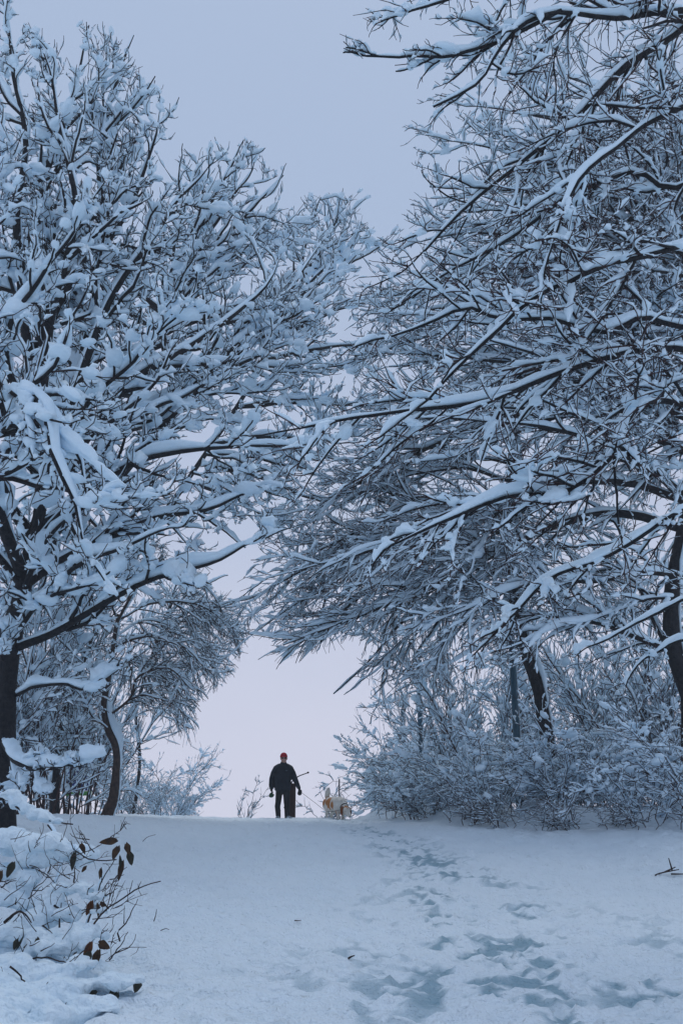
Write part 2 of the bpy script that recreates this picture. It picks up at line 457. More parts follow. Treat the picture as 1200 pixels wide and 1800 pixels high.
def build_tree(name, label, trunk_pts, r_trunk, limbs, spec, rg, mat_bark, mat_twig, group=None, trunk_snow=0.0, wind=0.0, lr=None, trunk_r1=0.05, cat='tree', extra_tube=None):
    """limbs: list of polylines (world). spec: growth parameters. tree > trunk (> snow), limb (> twigs, snow)"""
    base = np.array(trunk_pts[0], float)
    root = empty(name, base, label, cat, group)
    tr = trunk_mesh('trunk', trunk_pts, r_trunk, trunk_r1, mat_bark, root, base)
    if trunk_snow:
        K = 36; P = catmull(trunk_pts, K)[None]; t = np.linspace(0, 1, K)
        R = (r_trunk * (1 - t) + trunk_r1 * t)[None]
        V, Q = snowtubes(P, R * 0.8, np.array([trunk_snow]), 9, rg, wind, 0.8, 1.0)
        mesh_np('snow', V, Q, M_SNOW, tr, base)
    c = Crown(rg, spec.get('cull', True))
    KL = 22
    LP = np.stack([catmull(p_, KL) for p_ in limbs])
    # slight waver so that no limb runs like a drawn curve
    wv = rg.normal(0, 1, LP.shape); 
    for _ in range(2): wv[:, 1:-1] = (wv[:, :-2] + wv[:, 1:-1] + wv[:, 2:]) / 3
    wv *= np.linspace(0, 1, KL)[None, :, None] ** 0.5
    LP = LP + wv * spec.get('waver', 0.06)
    ln = np.linalg.norm(np.diff(LP, axis=1), axis=2).sum(1)
    lr0 = np.clip(ln * spec.get('lrad', 0.013), 0.025, spec.get('lmax', 0.11)) if lr is None else np.array(lr)
    L1 = (LP, lr0, np.full(len(LP), 0.011), np.arange(len(LP)))
    g = spec
    L2 = c.grow(L1, g['s2'], g.get('t2', 0.16), g.get('a2', 0.75), g['l2'], 10, 0.66, g.get('r2', 0.040), 0.0080, g.get('up2', 0.3), g.get('w2', 0.34), flat=g.get('flat', 0.3), lim=0.3)
    L3 = c.grow(L2, g['s3'], 0.10, g.get('a3', 0.72), g['l3'], 6, 0.6, 0.014, 0.0055, g.get('up3', 0.3), g.get('w3', 0.5), flat=g.get('flat', 0.3))
    L4 = c.grow(L3, g['s4'], 0.10, g.get('a4', 0.70), g['l4'], 4, 0.7, 0.0080, g.get('rmin4', 0.0048), g.get('up4', 0.45), g.get('w4', 0.55), taper=0.3)
    sn = g['snow']
    mul = lambda n_: np.clip(rg.lognormal(0, 0.38, n_), 0.35, 2.2)
    # clumps lodged where twigs fork
    cl = []
    for (b, per, sz) in ((L2, g.get('c2', 0.9), g.get('z2', 0.12)), (L3, g.get('c3', 0.35), g.get('z3', 0.085))):
        P = b[0]; nn = rg.poisson(per * np.linalg.norm(np.diff(P, axis=1), axis=2).sum(1)); ix = np.repeat(np.arange(len(P)), nn)
        tt = rg.random(len(ix)); f = tt * (P.shape[1] - 1.001); i = f.astype(int); u = (f - i)[:, None]
        C = P[ix, i] * (1 - u) + P[ix, i + 1] * u; D = nrm(P[ix, i + 1] - P[ix, i])
        s_ = sz * np.clip(rg.lognormal(0, 0.42, len(ix)), 0.4, 1.7)
        size = np.stack([s_ * rg.uniform(1.0, 1.9, len(ix)), s_ * rg.uniform(0.7, 1.1, len(ix)), s_ * rg.uniform(0.6, 0.95, len(ix))], -1)
        size *= ((1 - 0.55 * tt) * (0.4 + 0.6 * np.sqrt(np.maximum(1 - D[:, 2] ** 2, 0))))[:, None] * 1.2
        C = C + np.array([0, 0, 1]) * (size[:, 2:3] * 0.25)
        cl.append((C, D, size, b[3][ix], ICO2 if (b is L2 and not g.get('far')) or g.get('fine') or g.get('round3') else ICO1))
    for i in range(len(limbs)):
        G1, G2, G3 = Geo(), Geo(), Geo()
        s1 = L1[3] == i
        G1.add(*tubes(L1[0][s1], radii(L1)[s1], 9))
        e = L2[3] == i; G1.add(*tubes(L2[0][e], radii(L2)[e], 5))
        lo = G1.build('limb', mat_bark, root, base)
        for b, S in ((L3, 3), (L4, 3)):
            e = b[3] == i
            if e.any(): G2.add(*tubes(b[0][e], radii(b)[e], S))
        tw = G2.build('twigs', mat_twig, lo, base)
        if tw: tw['kind'] = 'stuff'
        G3.add(*snowtubes(L1[0][s1], radii(L1)[s1] * 0.9, np.maximum(sn[0], 1.3 * lr0[s1]) * np.ones(s1.sum()), 8, rg, wind))
        for b, S, h in ((L2, 7, sn[1]), (L3, 5, sn[2]), (L4, 4, sn[3])):
            e = np.nonzero(b[3] == i)[0]; e = e[rg.random(len(e)) < g.get('cover', 0.9)]
            if len(e):
                pp, rr_ = part_of(b[0][e], radii(b)[e], rg, (0.0, 0.15) if S == 7 else (0.0, 0.3), (0.85, 1.0) if S == 7 else g.get('tipbare', (0.5, 0.9)), {7: None, 5: 5, 4: 3}[S])
                G3.add(*snowtubes(pp, rr_, h * mul(len(e)), S, rg, wind))
        for C, D, size, lid, tp_ in cl:
            e = lid == i
            if e.any(): G3.add(*blobs(C[e], D[e], size[e], rg, tp_, 0.17 if tp_ is ICO2 else 0.07))
        so = G3.build('snow', M_SNOW, lo, base); so['kind'] = 'stuff'
    print(name, 'branches', len(L2[0]), len(L3[0]), len(L4[0]))
    return root

def limb_to(start, end, lift=0.5, side=0.0):
    a, b = np.asarray(start, float), np.asarray(end, float)
    L = np.linalg.norm(b - a)
    m1 = a * 0.66 + b * 0.34 + np.array([side * L * 0.1, 0, lift * L * 0.16]); m2 = a * 0.33 + b * 0.67 + np.array([side * L * 0.1, 0, lift * L * 0.12])
    return np.array([a, m1, m2, b])

def wl_(pts): return np.array([W(*q) for q in pts])

# ---- tall tree at the left edge of the path
rA = np.random.default_rng(101)
bA = W(-2, 1457, 15.0)
trunkA = np.vstack([[bA[0], bA[1], gz(bA[0], bA[1]) - 0.15], wl_([(2, 1380, 15), (8, 1300, 15), (18, 1150, 15), (45, 1010, 15), (72, 880, 15), (66, 760, 15.1), (60, 640, 15.2)])])
limbsA = [wl_(q) for q in [
    [(28, 1140, 15), (110, 1108, 14.7), (190, 1058, 14.2), (290, 1015, 13.6), (380, 985, 13.2), (450, 945, 12.9)],
    [(4, 1300, 15), (35, 1345, 13.6), (85, 1356, 12.9), (135, 1344, 12.5)],
    [(20, 1150, 15), (-30, 1130, 14), (-90, 1150, 13.4)],
    [(20, 1130, 15), (70, 1060, 14.2), (130, 1040, 13.6), (200, 1010, 13.2)],
    [(40, 1040, 15), (90, 940, 14.4), (150, 890, 14), (230, 880, 13.6)],
    [(24, 1224, 15), (85, 1200, 14.7), (150, 1208, 14.5), (205, 1170, 14.4)],
    [(45, 1030, 15), (150, 958, 15.4), (260, 915, 15.8), (370, 892, 16.2), (470, 850, 16.6)],
    [(60, 960, 15), (140, 872, 14.6), (230, 818, 14.3), (330, 795, 14.0), (430, 780, 13.8), (520, 775, 13.6)],
    [(72, 885, 15), (170, 745, 15.4), (240, 665, 15.8), (345, 600, 16.3), (430, 540, 16.8), (500, 470, 17.2)],
    [(70, 830, 15), (150, 640, 15.2), (200, 520, 15.4), (260, 430, 15.6), (320, 340, 15.8), (365, 290, 16)],
    [(66, 760, 15.1), (90, 560, 14.7), (130, 400, 14.4), (125, 310, 14.2), (100, 190, 14.0), (88, 100, 14)],
    [(62, 700, 15.1), (40, 520, 15.0), (30, 380, 14.8), (50, 250, 14.6), (20, 120, 14.5), (18, 20, 14.4)],
    [(68, 800, 15), (150, 600, 15.6), (180, 400, 16.0), (175, 250, 16.2), (215, 120, 16.4), (236, 62, 16.5)],
    [(40, 1030, 15), (-60, 900, 14.4), (-130, 750, 14.0), (-180, 600, 13.6)],
    [(55, 940, 15), (0, 850, 14.5), (-40, 650, 14), (-40, 420, 13.6), (-10, 250, 13.4)],
    [(40, 1010, 15), (-20, 830, 12.8), (20, 700, 11.2), (78, 708, 10.4), (100, 805, 10.1), (140, 880, 10.0), (150, 925, 10.0)],
    [(55, 930, 15), (200, 850, 16), (330, 700, 17), (420, 640, 17.6), (520, 600, 18)],
    [(75, 870, 15), (230, 740, 16.3), (380, 640, 17.6), (480, 540, 18.4), (560, 440, 19)],
    [(62, 680, 15.1), (110, 520, 15.4), (200, 420, 15.5), (260, 280, 15.5), (285, 190, 15.5)],
    [(35, 1080, 15), (120, 1010, 13.8), (210, 960, 13), (300, 930, 12.5)],
    [(50, 980, 15), (100, 800, 13.6), (170, 690, 12.8), (250, 620, 12.3), (310, 560, 12)],
    [(60, 740, 15.1), (10, 620, 13.8), (60, 500, 13), (120, 420, 12.6), (160, 330, 12.4)],
    [(60, 640, 15.2), (100, 480, 15.4), (70, 330, 15.6), (120, 200, 15.7), (160, 60, 15.8)],
]]
SPEC_A = dict(round3=True, s2=0.34, l2=1.55, s3=0.20, l3=0.58, s4=0.195, l4=0.24, up2=0.5, up3=0.6, up4=0.9, flat=0.15, a2=0.72, a3=0.85, a4=0.85,
              snow=(0.14, 0.100, 0.080, 0.052), c2=1.9, z2=0.098, c3=1.2, z3=0.072, lrad=0.0145, lmax=0.11, rmin4=0.0052)
build_tree('broad_tree', 'tall dark-trunked tree with snow-laden spreading limbs rising behind the leafy shrub', trunkA, 0.19, limbsA, SPEC_A, rA, M_BARK, M_TWIG)

def toward(trunk, targets, t_lo, t_hi, lift):
    tp = catmull(trunk, 50); out = []
    zt = tp[:, 2]
    for (px, py, Y) in targets:
        e = W(px, py, Y)
        s = int(49 * (t_lo + (t_hi - t_lo) * np.clip((e[2] - zt[0]) / (zt[-1] - zt[0] + 2.0), 0, 1)))
        out.append(limb_to(tp[s], e, lift))
    return out

# ---- second tree behind it
rB = np.random.default_rng(202)
bB = W(-8, 1440, 20.0)
trunkB = np.vstack([[bB[0], bB[1], gz(bB[0], bB[1]) - 0.1], wl_([(-5, 1250, 20), (20, 1080, 20), (100, 930, 20), (190, 790, 20), (255, 640, 20.2), (300, 520, 20.3)])])
limbsB = toward(trunkB, [(428, 245, 19.5), (455, 285, 20), (498, 312, 20.5), (380, 285, 19), (330, 330, 19), (345, 440, 18.5), (450, 420, 20), (500, 520, 21),
                         (420, 600, 19), (290, 400, 20), (480, 690, 20), (410, 740, 19), (540, 640, 21), (555, 540, 21.5), (330, 620, 18.5), (230, 470, 21), (500, 400, 21.5), (400, 500, 22),
                         (150, 1000, 20), (220, 945, 19), (60, 1080, 21.5), (300, 880, 20), (175, 1100, 21), (-30, 1010, 21), (15, 900, 22), (110, 890, 22), (255, 1035, 21), (330, 955, 21), (-40, 1150, 22), (90, 1180, 22),
                         (20, 600, 21), (-30, 700, 21), (80, 690, 22), (40, 470, 21), (55, 800, 21), (-40, 500, 21), (150, 760, 22), (50, 1010, 22), (-20, 350, 21), (200, 860, 22)], 0.35, 0.97, 0.25)
SPEC_B = dict(SPEC_A, round3=False, s2=0.38, s3=0.24, s4=0.27, l2=1.5, l3=0.60, snow=(0.14, 0.105, 0.085, 0.056), c2=1.6, z2=0.108, c3=1.0, z3=0.080, rmin4=0.0062)
build_tree('broad_tree', 'snow-laden tree between the tall dark-trunked tree and the farther left-bank tree', trunkB, 0.12, limbsB, SPEC_B, rB, M_BARK, M_TWIG)

# ---- third tree of the row
rC = np.random.default_rng(303)
bC = W(95, 1440, 25.5)
trunkC = np.vstack([[bC[0], bC[1], gz(bC[0], bC[1]) - 0.1], wl_([(110, 1280, 25.5), (160, 1130, 25.5), (250, 960, 25.5), (360, 800, 25.5), (450, 660, 25.5), (520, 520, 25.5)])])
limbsC = toward(trunkC, [(560, 350, 25), (612, 352, 25.5), (640, 415, 26), (684, 425, 26), (590, 470, 25), (520, 390, 25.5), (665, 520, 26), (700, 600, 26.5), (620, 640, 25),
                         (560, 700, 25), (680, 720, 26), (480, 830, 24.5), (560, 830, 25), (610, 900, 26), (430, 880, 24.5), (520, 930, 25), (650, 820, 26), (430, 960, 24), (600, 770, 24)], 0.30, 0.98, 0.2)
SPEC_C = dict(SPEC_A, round3=False, far=True, s2=0.42, s3=0.26, s4=0.25, l2=1.6, l3=0.66, l4=0.30, snow=(0.14, 0.110, 0.092, 0.066), c2=1.6, z2=0.120, c3=1.0, z3=0.090, rmin4=0.0072)
build_tree('broad_tree', 'farther left-bank tree whose snowy crown reaches over the path behind the walker', trunkC, 0.09, limbsC, SPEC_C, rC, M_BARK, M_TWIG)

# ---- slender crooked tree
rS = np.random.default_rng(404)
bS = W(186, 1446, 23.0)
trunkS = np.vstack([[bS[0], bS[1], gz(bS[0], bS[1]) - 0.1], wl_([(200, 1400, 23), (206, 1345, 23), (203, 1310, 23), (190, 1280, 23), (183, 1240, 23), (192, 1185, 23), (200, 1130, 23), (208, 1080, 23)])])
limbsS = [wl_(q) for q in [
    [(192, 1283, 23), (165, 1262, 22.6), (150, 1240, 22.3), (120, 1215, 22)],
    [(186, 1262, 23), (225, 1232, 22.8), (245, 1190, 22.6), (300, 1180, 22.5), (345, 1215, 22.4)],
    [(186, 1225, 23), (168, 1200, 23.3), (140, 1160, 23.5), (105, 1130, 23.6)],
    [(195, 1160, 23), (240, 1160, 23.5), (290, 1190, 24), (335, 1240, 24.4)],
    [(198, 1140, 23), (250, 1120, 22.6), (310, 1130, 22.3), (345, 1165, 22.2)],
    [(206, 1090, 23), (270, 1060, 23), (340, 1060, 23.2), (395, 1090, 23.4)],
    [(206, 1090, 23), (190, 1030, 23), (210, 980, 23), (250, 950, 23)],
    [(205, 1100, 23), (160, 1060, 23.5), (110, 1050, 24)],
    [(200, 1120, 23), (260, 1090, 24), (310, 1110, 24.8), (350, 1160, 25)],
    [(206, 1095, 23), (250, 1020, 22.5), (320, 1000, 22), (370, 1030, 21.8)],
]]
SPEC_S = dict(far=True, s2=0.23, l2=1.35, s3=0.20, l3=0.62, s4=0.34, l4=0.34, up2=-0.75, up3=-0.75, up4=-0.5, flat=0.1, a2=0.55, a3=0.45, a4=0.45,
              snow=(0.075, 0.038, 0.027, 0.021), c2=0.25, z2=0.07, c3=0.05, z3=0.05, lrad=0.011, lmax=0.045, rmin4=0.0055, waver=0.05)
build_tree('slender_tree', 'slender crooked brown trunk with fine drooping snowy twigs at the crest', trunkS, 0.11, limbsS, SPEC_S, rS, M_BROWNBARK, M_TWIG, trunk_snow=0.24, wind=1.3, trunk_r1=0.04)

# ---- pale tree behind the crest
rF = np.random.default_rng(505)
bF = W(232, 1442, 34.0)
trunkF = np.vstack([[bF[0], bF[1], gz(bF[0], bF[1]) - 0.1], wl_([(246, 1340, 34), (240, 1250, 34), (268, 1150, 34), (310, 1040, 34)])])
limbsF = toward(trunkF, [(428, 1065, 34), (440, 1100, 34.5), (420, 1150, 34), (385, 1180, 33.5), (350, 1040, 34), (400, 1010, 34.5), (330, 990, 33), (340, 1130, 33), (270, 1000, 34.5), (390, 1090, 35),
                         (300, 1210, 33.5), (330, 1260, 34), (200, 1120, 34), (180, 1200, 34)], 0.45, 0.98, 0.6)
SPEC_F = dict(SPEC_S, s2=0.22, s3=0.20, s4=0.38, l2=1.5, l3=0.75, l4=0.45, snow=(0.09, 0.056, 0.046, 0.036), rmin4=0.0048)
build_tree('weeping_tree', 'pale feathery tree hanging over the crest behind the slender crooked trunk', trunkF, 0.05, limbsF, SPEC_F, rF, M_BARK, M_TWIG)

# ---- right side: limbs sweeping out over the path
def fan(trunk, n, t_lo, t_hi, az, az_sd, length, e0, e1, rg):
    tp = catmull(trunk, 60); out = []
    for i in range(n):
        t = t_lo + (t_hi - t_lo) * (i + rg.random()) / n
        s = tp[int(59 * t)]
        a = az + rg.normal(0, az_sd); L = length * rg.uniform(0.75, 1.2) * (1.08 - 0.35 * t)
        ee0 = e0[0] + (e0[1] - e0[0]) * t + rg.normal(0, 0.10); ee1 = e1[0] + (e1[1] - e1[0]) * t + rg.normal(0, 0.12)
        pts = [s]; K = 7
        for k in range(K - 1):
            u = k / (K - 2); e = ee0 + (ee1 - ee0) * u; a += rg.normal(0, 0.10)
            pts.append(pts[-1] + L / (K - 1) * np.array([math.cos(a) * math.cos(e), math.sin(a) * math.cos(e), math.sin(e)]))
        out.append(np.array(pts))
    return out

rD = np.random.default_rng(606)
bD = W(1222, 1432, 20.6)
trunkD = np.vstack([[bD[0], bD[1], gz(bD[0], bD[1]) - 0.15], wl_([(1218, 1330, 20.6), (1210, 1220, 20.6), (1182, 1140, 20.6), (1180, 1040, 20.6), (1205, 900, 20.7), (1220, 700, 20.8), (1230, 480, 20.9), (1235, 300, 21.0)])])
limbsD = [wl_(q) for q in [
    [(1172, 1142, 20.6), (1110, 1118, 20.4), (1058, 1098, 20.2), (960, 1088, 20.0), (870, 1118, 19.8), (780, 1165, 19.7)],
    [(1190, 1010, 20.6), (1110, 1006, 20.0), (1050, 1022, 19.6), (960, 1018, 19.3), (860, 1050, 19.1), (740, 1095, 18.9)],
    [(1185, 1050, 20.6), (1120, 1055, 19.8), (1050, 1085, 19.2), (960, 1105, 18.8), (880, 1150, 18.6)],
    [(1200, 930, 20.6), (1090, 900, 21.0), (960, 930, 21.4), (800, 1010, 21.8), (640, 1080, 22.1), (500, 1140, 22.3)],
    [(1205, 880, 20.6), (1100, 850, 20.2), (950, 850, 19.8), (800, 900, 19.4), (650, 970, 19.1), (520, 1010, 19.0)],
    [(1172, 1140, 20.6), (1135, 1060, 21.2), (1095, 960, 21.6), (1060, 900, 21.9), (1000, 860, 22.2)],
    [(1215, 760, 20.6), (1100, 720, 21.1), (950, 720, 21.6), (800, 770, 22.1), (650, 840, 22.6), (540, 900, 22.8)],
]] + fan(trunkD, 15, 0.40, 0.99, math.pi, 0.42, 8.4, (0.10, 0.55), (-0.30, 0.10), rD)
SPEC_D = dict(far=True, t2=0.05, s2=0.33, l2=2.0, s3=0.29, l3=0.85, s4=0.31, l4=0.36, tipbare=(0.65, 1.0), r2=0.026, up2=-0.16, up3=-0.08, up4=-0.02, flat=0.60, a2=0.48, a3=0.48, a4=0.52, w2=0.24, w3=0.26, w4=0.30,
              snow=(0.12, 0.066, 0.044, 0.030), c2=0.35, z2=0.066, c3=0.15, z3=0.045, lrad=0.011, lmax=0.11, rmin4=0.0048, waver=0.07)
build_tree('overhanging_tree', 'great dark tree on the right bank, its thick limb forking low above the bushes', trunkD, 0.21, limbsD, SPEC_D, rD, M_BARK, M_REDTWIG, trunk_snow=0.30, wind=1.2)

rE = np.random.default_rng(707)
bx_, by_ = 5.6, 10.0
trunkE = np.array([[bx_, by_, gz(bx_, by_) - 0.15], [5.55, 10, 3.5], [5.4, 10, 6.5], [5.3, 10, 9.0], [5.3, 10, 12.0], [5.35, 10, 14]])
limbsE = [wl_(q) for q in [
    [(1340, -60, 10), (1200, 45, 9.8), (1100, 110, 9.6), (1015, 205, 9.5), (940, 265, 9.4), (860, 325, 9.3), (780, 392, 9.2), (735, 425, 9.2)],
    [(1340, 20, 10), (1200, 22, 9.6), (1085, 34, 9.3), (985, 18, 9.0), (905, 58, 8.8), (862, 112, 8.7), (838, 152, 8.6), (780, 195, 8.5)],
    [(985, 18, 9.0), (880, 70, 8.9), (800, 100, 8.8), (710, 98, 8.7), (640, 95, 8.7)],
    [(1330, 560, 10), (1200, 575, 9.7), (1130, 560, 9.5), (1060, 585, 9.4), (960, 562, 9.3), (880, 566, 9.2), (820, 545, 9.1), (700, 585, 9.0)],
    [(1330, 640, 10), (1190, 615, 9.8), (1090, 625, 9.6), (980, 660, 9.4), (860, 705, 9.3), (700, 720, 9.2), (540, 760, 9.1)],
    [(1330, 760, 10), (1150, 700, 9.4), (1070, 800, 9), (1000, 860, 8.8), (900, 865, 8.7), (800, 905, 8.6), (680, 955, 8.5)],
    [(1330, 240, 10), (1190, 330, 10.2), (1110, 300, 10.4), (980, 360, 10.6), (870, 440, 10.8), (740, 500, 10.9)],
    [(1330, 420, 10), (1180, 440, 9.3), (1060, 470, 8.9), (950, 520, 8.6), (850, 600, 8.5), (750, 690, 8.5)],
    [(1330, 140, 10), (1180, 190, 9), (1080, 260, 8.6), (1000, 350, 8.4), (960, 440, 8.3)],
    [(1330, -160, 10), (1150, -120, 9.6), (1000, -90, 9.3), (860, -30, 9.1), (740, 10, 9.0), (670, 30, 9.0)],
    [(1340, 1010, 13), (1210, 1050, 12.8), (1120, 1095, 12.6), (1040, 1135, 12.5)],
    [(1340, 1120, 14), (1230, 1120, 13.8), (1150, 1150, 13.6), (1110, 1180, 13.5)],
    [(1330, 880, 10), (1200, 900, 9.8), (1100, 960, 9.6), (980, 1010, 9.5), (880, 1085, 9.4)],
]]
SPEC_E = dict(s2=0.27, l2=1.15, s3=0.17, l3=0.50, s4=0.17, l4=0.24, up2=-0.12, up3=0.0, up4=0.1, flat=0.40, a2=0.72, a3=0.80, a4=0.85, w2=0.22, w3=0.32, w4=0.45,
              snow=(0.085, 0.056, 0.038, 0.025), c2=1.3, z2=0.050, c3=0.7, z3=0.034, lrad=0.0075, lmax=0.055, rmin4=0.0036, waver=0.05, fine=True, cover=0.85)
build_tree('overhanging_tree', 'close right-hand tree whose dark snow-edged boughs cross the top of the view', trunkE, 0.26, limbsE, SPEC_E, rE, M_BARK, M_REDTWIG)

rG = np.random.default_rng(808)
bG = W(962, 1395, 23.0)
trunkG = np.vstack([[bG[0], bG[1], gz(bG[0], bG[1]) - 0.1], wl_([(964, 1330, 23), (958, 1280, 23), (945, 1210, 23), (925, 1150, 23), (905, 1060, 23), (890, 940, 23), (900, 800, 23.1), (910, 660, 23.2)])])
limbsG = toward(trunkG, [(480, 1090, 23), (500, 1150, 23.5), (585, 1222, 24), (620, 1110, 22), (650, 1190, 22.5), (560, 1040, 24), (520, 990, 23), (640, 960, 22), (700, 860, 24), (740, 760, 23), (660, 720, 24), (780, 640, 23),
                         (720, 1060, 21), (760, 1180, 21.5), (700, 1200, 24.5), (1050, 960, 23), (1080, 860, 24), (1000, 700, 23), (1100, 1080, 24), (860, 560, 23), (1020, 1100, 21), (600, 880, 22.5), (450, 1050, 24), (860, 1090, 19.5), (930, 1010, 19), (880, 950, 19.5), (980, 1090, 19.8), (820, 1020, 19)], 0.42, 0.99, 0.75)
SPEC_G = dict(SPEC_D, w2=0.3, w3=0.40, w4=0.5, a4=0.65, s2=0.35, s3=0.28, s4=0.31, l2=2.1, l3=0.90, l4=0.42, snow=(0.10, 0.060, 0.042, 0.030), rmin4=0.0052, c2=0.2, c3=0.06, up2=-0.24)
build_tree('leaning_tree', 'black leaning trunk with snow plastered along its upper side beside the nearest lamp post', trunkG, 0.165, limbsG, SPEC_G, rG, M_BARK, M_REDTWIG, trunk_snow=0.50, wind=1.3, trunk_r1=0.07)

# high crown closing the upper right, behind the near boughs
rH = np.random.default_rng(909)
trunkH = np.array([[9.6, 21, gz(9.6, 21) - 0.15], [9.6, 21, 5], [9.5, 21, 10], [9.4, 21, 15], [9.2, 21, 19]])
limbsH = toward(trunkH, [(760, 330, 20), (740, 420, 20), (800, 250, 20), (720, 500, 21), (700, 600, 21), (850, 350, 19), (840, 180, 20), (900, 250, 19), (780, 560, 19), (760, 700, 20), (900, 450, 18.5), (950, 600, 18.5),
                         (870, 660, 19), (1000, 150, 20), (1000, 330, 19), (1050, 480, 18.5), (1100, 250, 20), (900, 100, 21), (1120, 620, 19), (820, 800, 19.5), (1000, 760, 19), (1150, 100, 20), (680, 560, 22), (1170, 400, 19),
                         (1110, 420, 18.5), (1180, 540, 18.5), (1130, 760, 19), (1190, 860, 19.5), (1080, 900, 20), (1160, 990, 22), (1210, 240, 20), (1110, 560, 22), (1050, 200, 22), (1200, 680, 18.5)], 0.35, 0.98, 0.3)
SPEC_H = dict(SPEC_D, s2=0.40, s3=0.30, s4=0.37, l2=1.9, l3=0.80, l4=0.40, tipbare=(0.45, 0.85), r2=0.04, snow=(0.13, 0.086, 0.064, 0.046), rmin4=0.0062, c2=0.9, z2=0.085, c3=0.6, z3=0.06, up2=0.1, a2=0.7, a3=0.75, a4=0.8, w3=0.4, w4=0.5)
build_tree('overhanging_tree', 'high snowy crown filling the sky behind the close right-hand boughs', trunkH, 0.25, limbsH, SPEC_H, rH, M_BARK, M_REDTWIG)

# ------------------------------------------------------------------ bushes and saplings (built once per kind, then copied)
def make_bush_kind(rg, nst, h, lean, spec, spread=0.35):
    """stems, twigs and snow of one shrub around its own base; returns mesh data blocks"""
    stems = []
    for i in range(nst):
        a = rg.uniform(0, 6.283); r = rg.uniform(0.05, spread); s = np.array([math.cos(a) * r, math.sin(a) * r, -0.1])
        L = h * rg.uniform(0.6, 1.12); e = rg.uniform(1.0, 1.5); e1 = e - lean * rg.uniform(0.5, 1.4); a2 = a + rg.normal(0, 0.5)
        pts = [s]
        for k in range(5):
            ee = e + (e1 - e) * k / 4; pts.append(pts[-1] + L / 5 * np.array([math.cos(a2) * math.cos(ee), math.sin(a2) * math.cos(ee), math.sin(ee)])); a2 += rg.normal(0, 0.16)
        stems.append(np.array(pts))
    c = Crown(rg, False); K = 12
    P = np.stack([catmull(s, K) for s in stems])
    w = rg.normal(0, 0.028, P.shape); w[:, 0] = 0; P = P + w
    L1 = (P, np.full(nst, spec['r']), np.full(nst, 0.006), np.arange(nst))
    L2 = c.grow(L1, spec['s2'], 0.10, 0.75, spec['l2'], 7, 0.6, 0.010, 0.0045, spec.get('up', 0.1), 0.34)
    L3 = c.grow(L2, spec['s3'], 0.1, 0.65, spec['l3'], 4, 0.6, 0.007, 0.0040, spec.get('up', 0.1), 0.36)
    out = {'stem': [], 'twigs': None, 'snow': None}
    for i in range(nst):
        o = mesh_np('stem', *tubes(P[i:i + 1], radii(L1)[i:i + 1], 6), M_REDTWIG); out['stem'].append(o.data); bpy.data.objects.remove(o)
    G = Geo()
    for b, S in ((L2, 4), (L3, 3)): G.add(*tubes(b[0], radii(b), S))
    o = G.build('twigs', M_REDTWIG); out['twigs'] = o.data; bpy.data.objects.remove(o)
    G = Geo(); sn = spec['snow']
    for b, S, hh in ((L1, 7, sn[0]), (L2, 6, sn[1]), (L3, 5, sn[2])):
        e = rg.random(len(b[0])) < spec.get('cover', 0.92)
        pp, rr_ = part_of(b[0][e], radii(b)[e], rg, (0, 0.25), (0.55, 0.95)); G.add(*snowtubes(pp, rr_, hh * np.clip(rg.lognormal(0, 0.4, e.sum()), 0.3, 2.4), S, rg))
    for b, per, sz in ((L2, spec.get('c2', 0.5), spec.get('z2', 0.06)),):
        Pb = b[0]; nn = rg.poisson(per, len(Pb)); ix = np.repeat(np.arange(len(Pb)), nn); i = rg.integers(0, Pb.shape[1] - 1, len(ix))
        s_ = sz * np.clip(rg.lognormal(0, 0.45, len(ix)), 0.4, 2.4)
        G.add(*blobs(Pb[ix, i] + np.array([0, 0, 0.02]), nrm(Pb[ix, i + 1] - Pb[ix, i]), np.stack([s_ * 1.5, s_, s_ * 0.8], -1), rg))
    o = G.build('snow', M_SNOW); out['snow'] = o.data; bpy.data.objects.remove(o)
    return out

def put_bush(kind, name, label, cat, x, y, rz, sc, group=None):
    r = empty(name, (x, y, gz(x, y)), label, cat, group)
    r.rotation_euler = (0, 0, rz); r.scale = (sc[0], sc[0], sc[1])
    for d in kind['stem']:
        o = bpy.data.objects.new('stem', d); COL.objects.link(o); o.parent = r
    o = bpy.data.objects.new('twigs', kind['twigs']); COL.objects.link(o); o.parent = r; o['kind'] = 'stuff'
    o = bpy.data.objects.new('snow', kind['snow']); COL.objects.link(o); o.parent = r
    return r

rK = np.random.default_rng(31)
SB = dict(r=0.011, s2=0.21, l2=0.80, s3=0.17, l3=0.34, snow=(0.052, 0.044, 0.036), c2=1.1, z2=0.046)
KB = [make_bush_kind(rK, 15, 2.6, 0.9, SB, 0.8), make_bush_kind(rK, 13, 3.0, 0.7, SB, 0.9), make_bush_kind(rK, 16, 2.2, 1.3, SB, 0.9)]
KT = make_bush_kind(rK, 8, 4.2, 0.45, dict(r=0.020, s2=0.19, l2=1.0, s3=0.17, l3=0.42, snow=(0.048, 0.040, 0.030), c2=0.8, z2=0.045, up=0.15))
KS = make_bush_kind(rK, 3, 1.6, 0.25, dict(r=0.010, s2=0.13, l2=0.5, s3=0.14, l3=0.22, snow=(0.022, 0.020, 0.018), c2=0.05, z2=0.03, up=0.3))
KW = make_bush_kind(rK, 6, 1.3, 0.8, dict(r=0.007, s2=0.14, l2=0.45, s3=0.13, l3=0.2, snow=(0.022, 0.020, 0.018), c2=0.1, z2=0.03))

def gx(px, Y, z=None):
    zz = gz(0, Y) if z is None else z
    c, s = math.cos(PITCH), math.sin(PITCH)
    return (px - 600) / FPX * (Y * c + (zz - CAM_Z) * s)

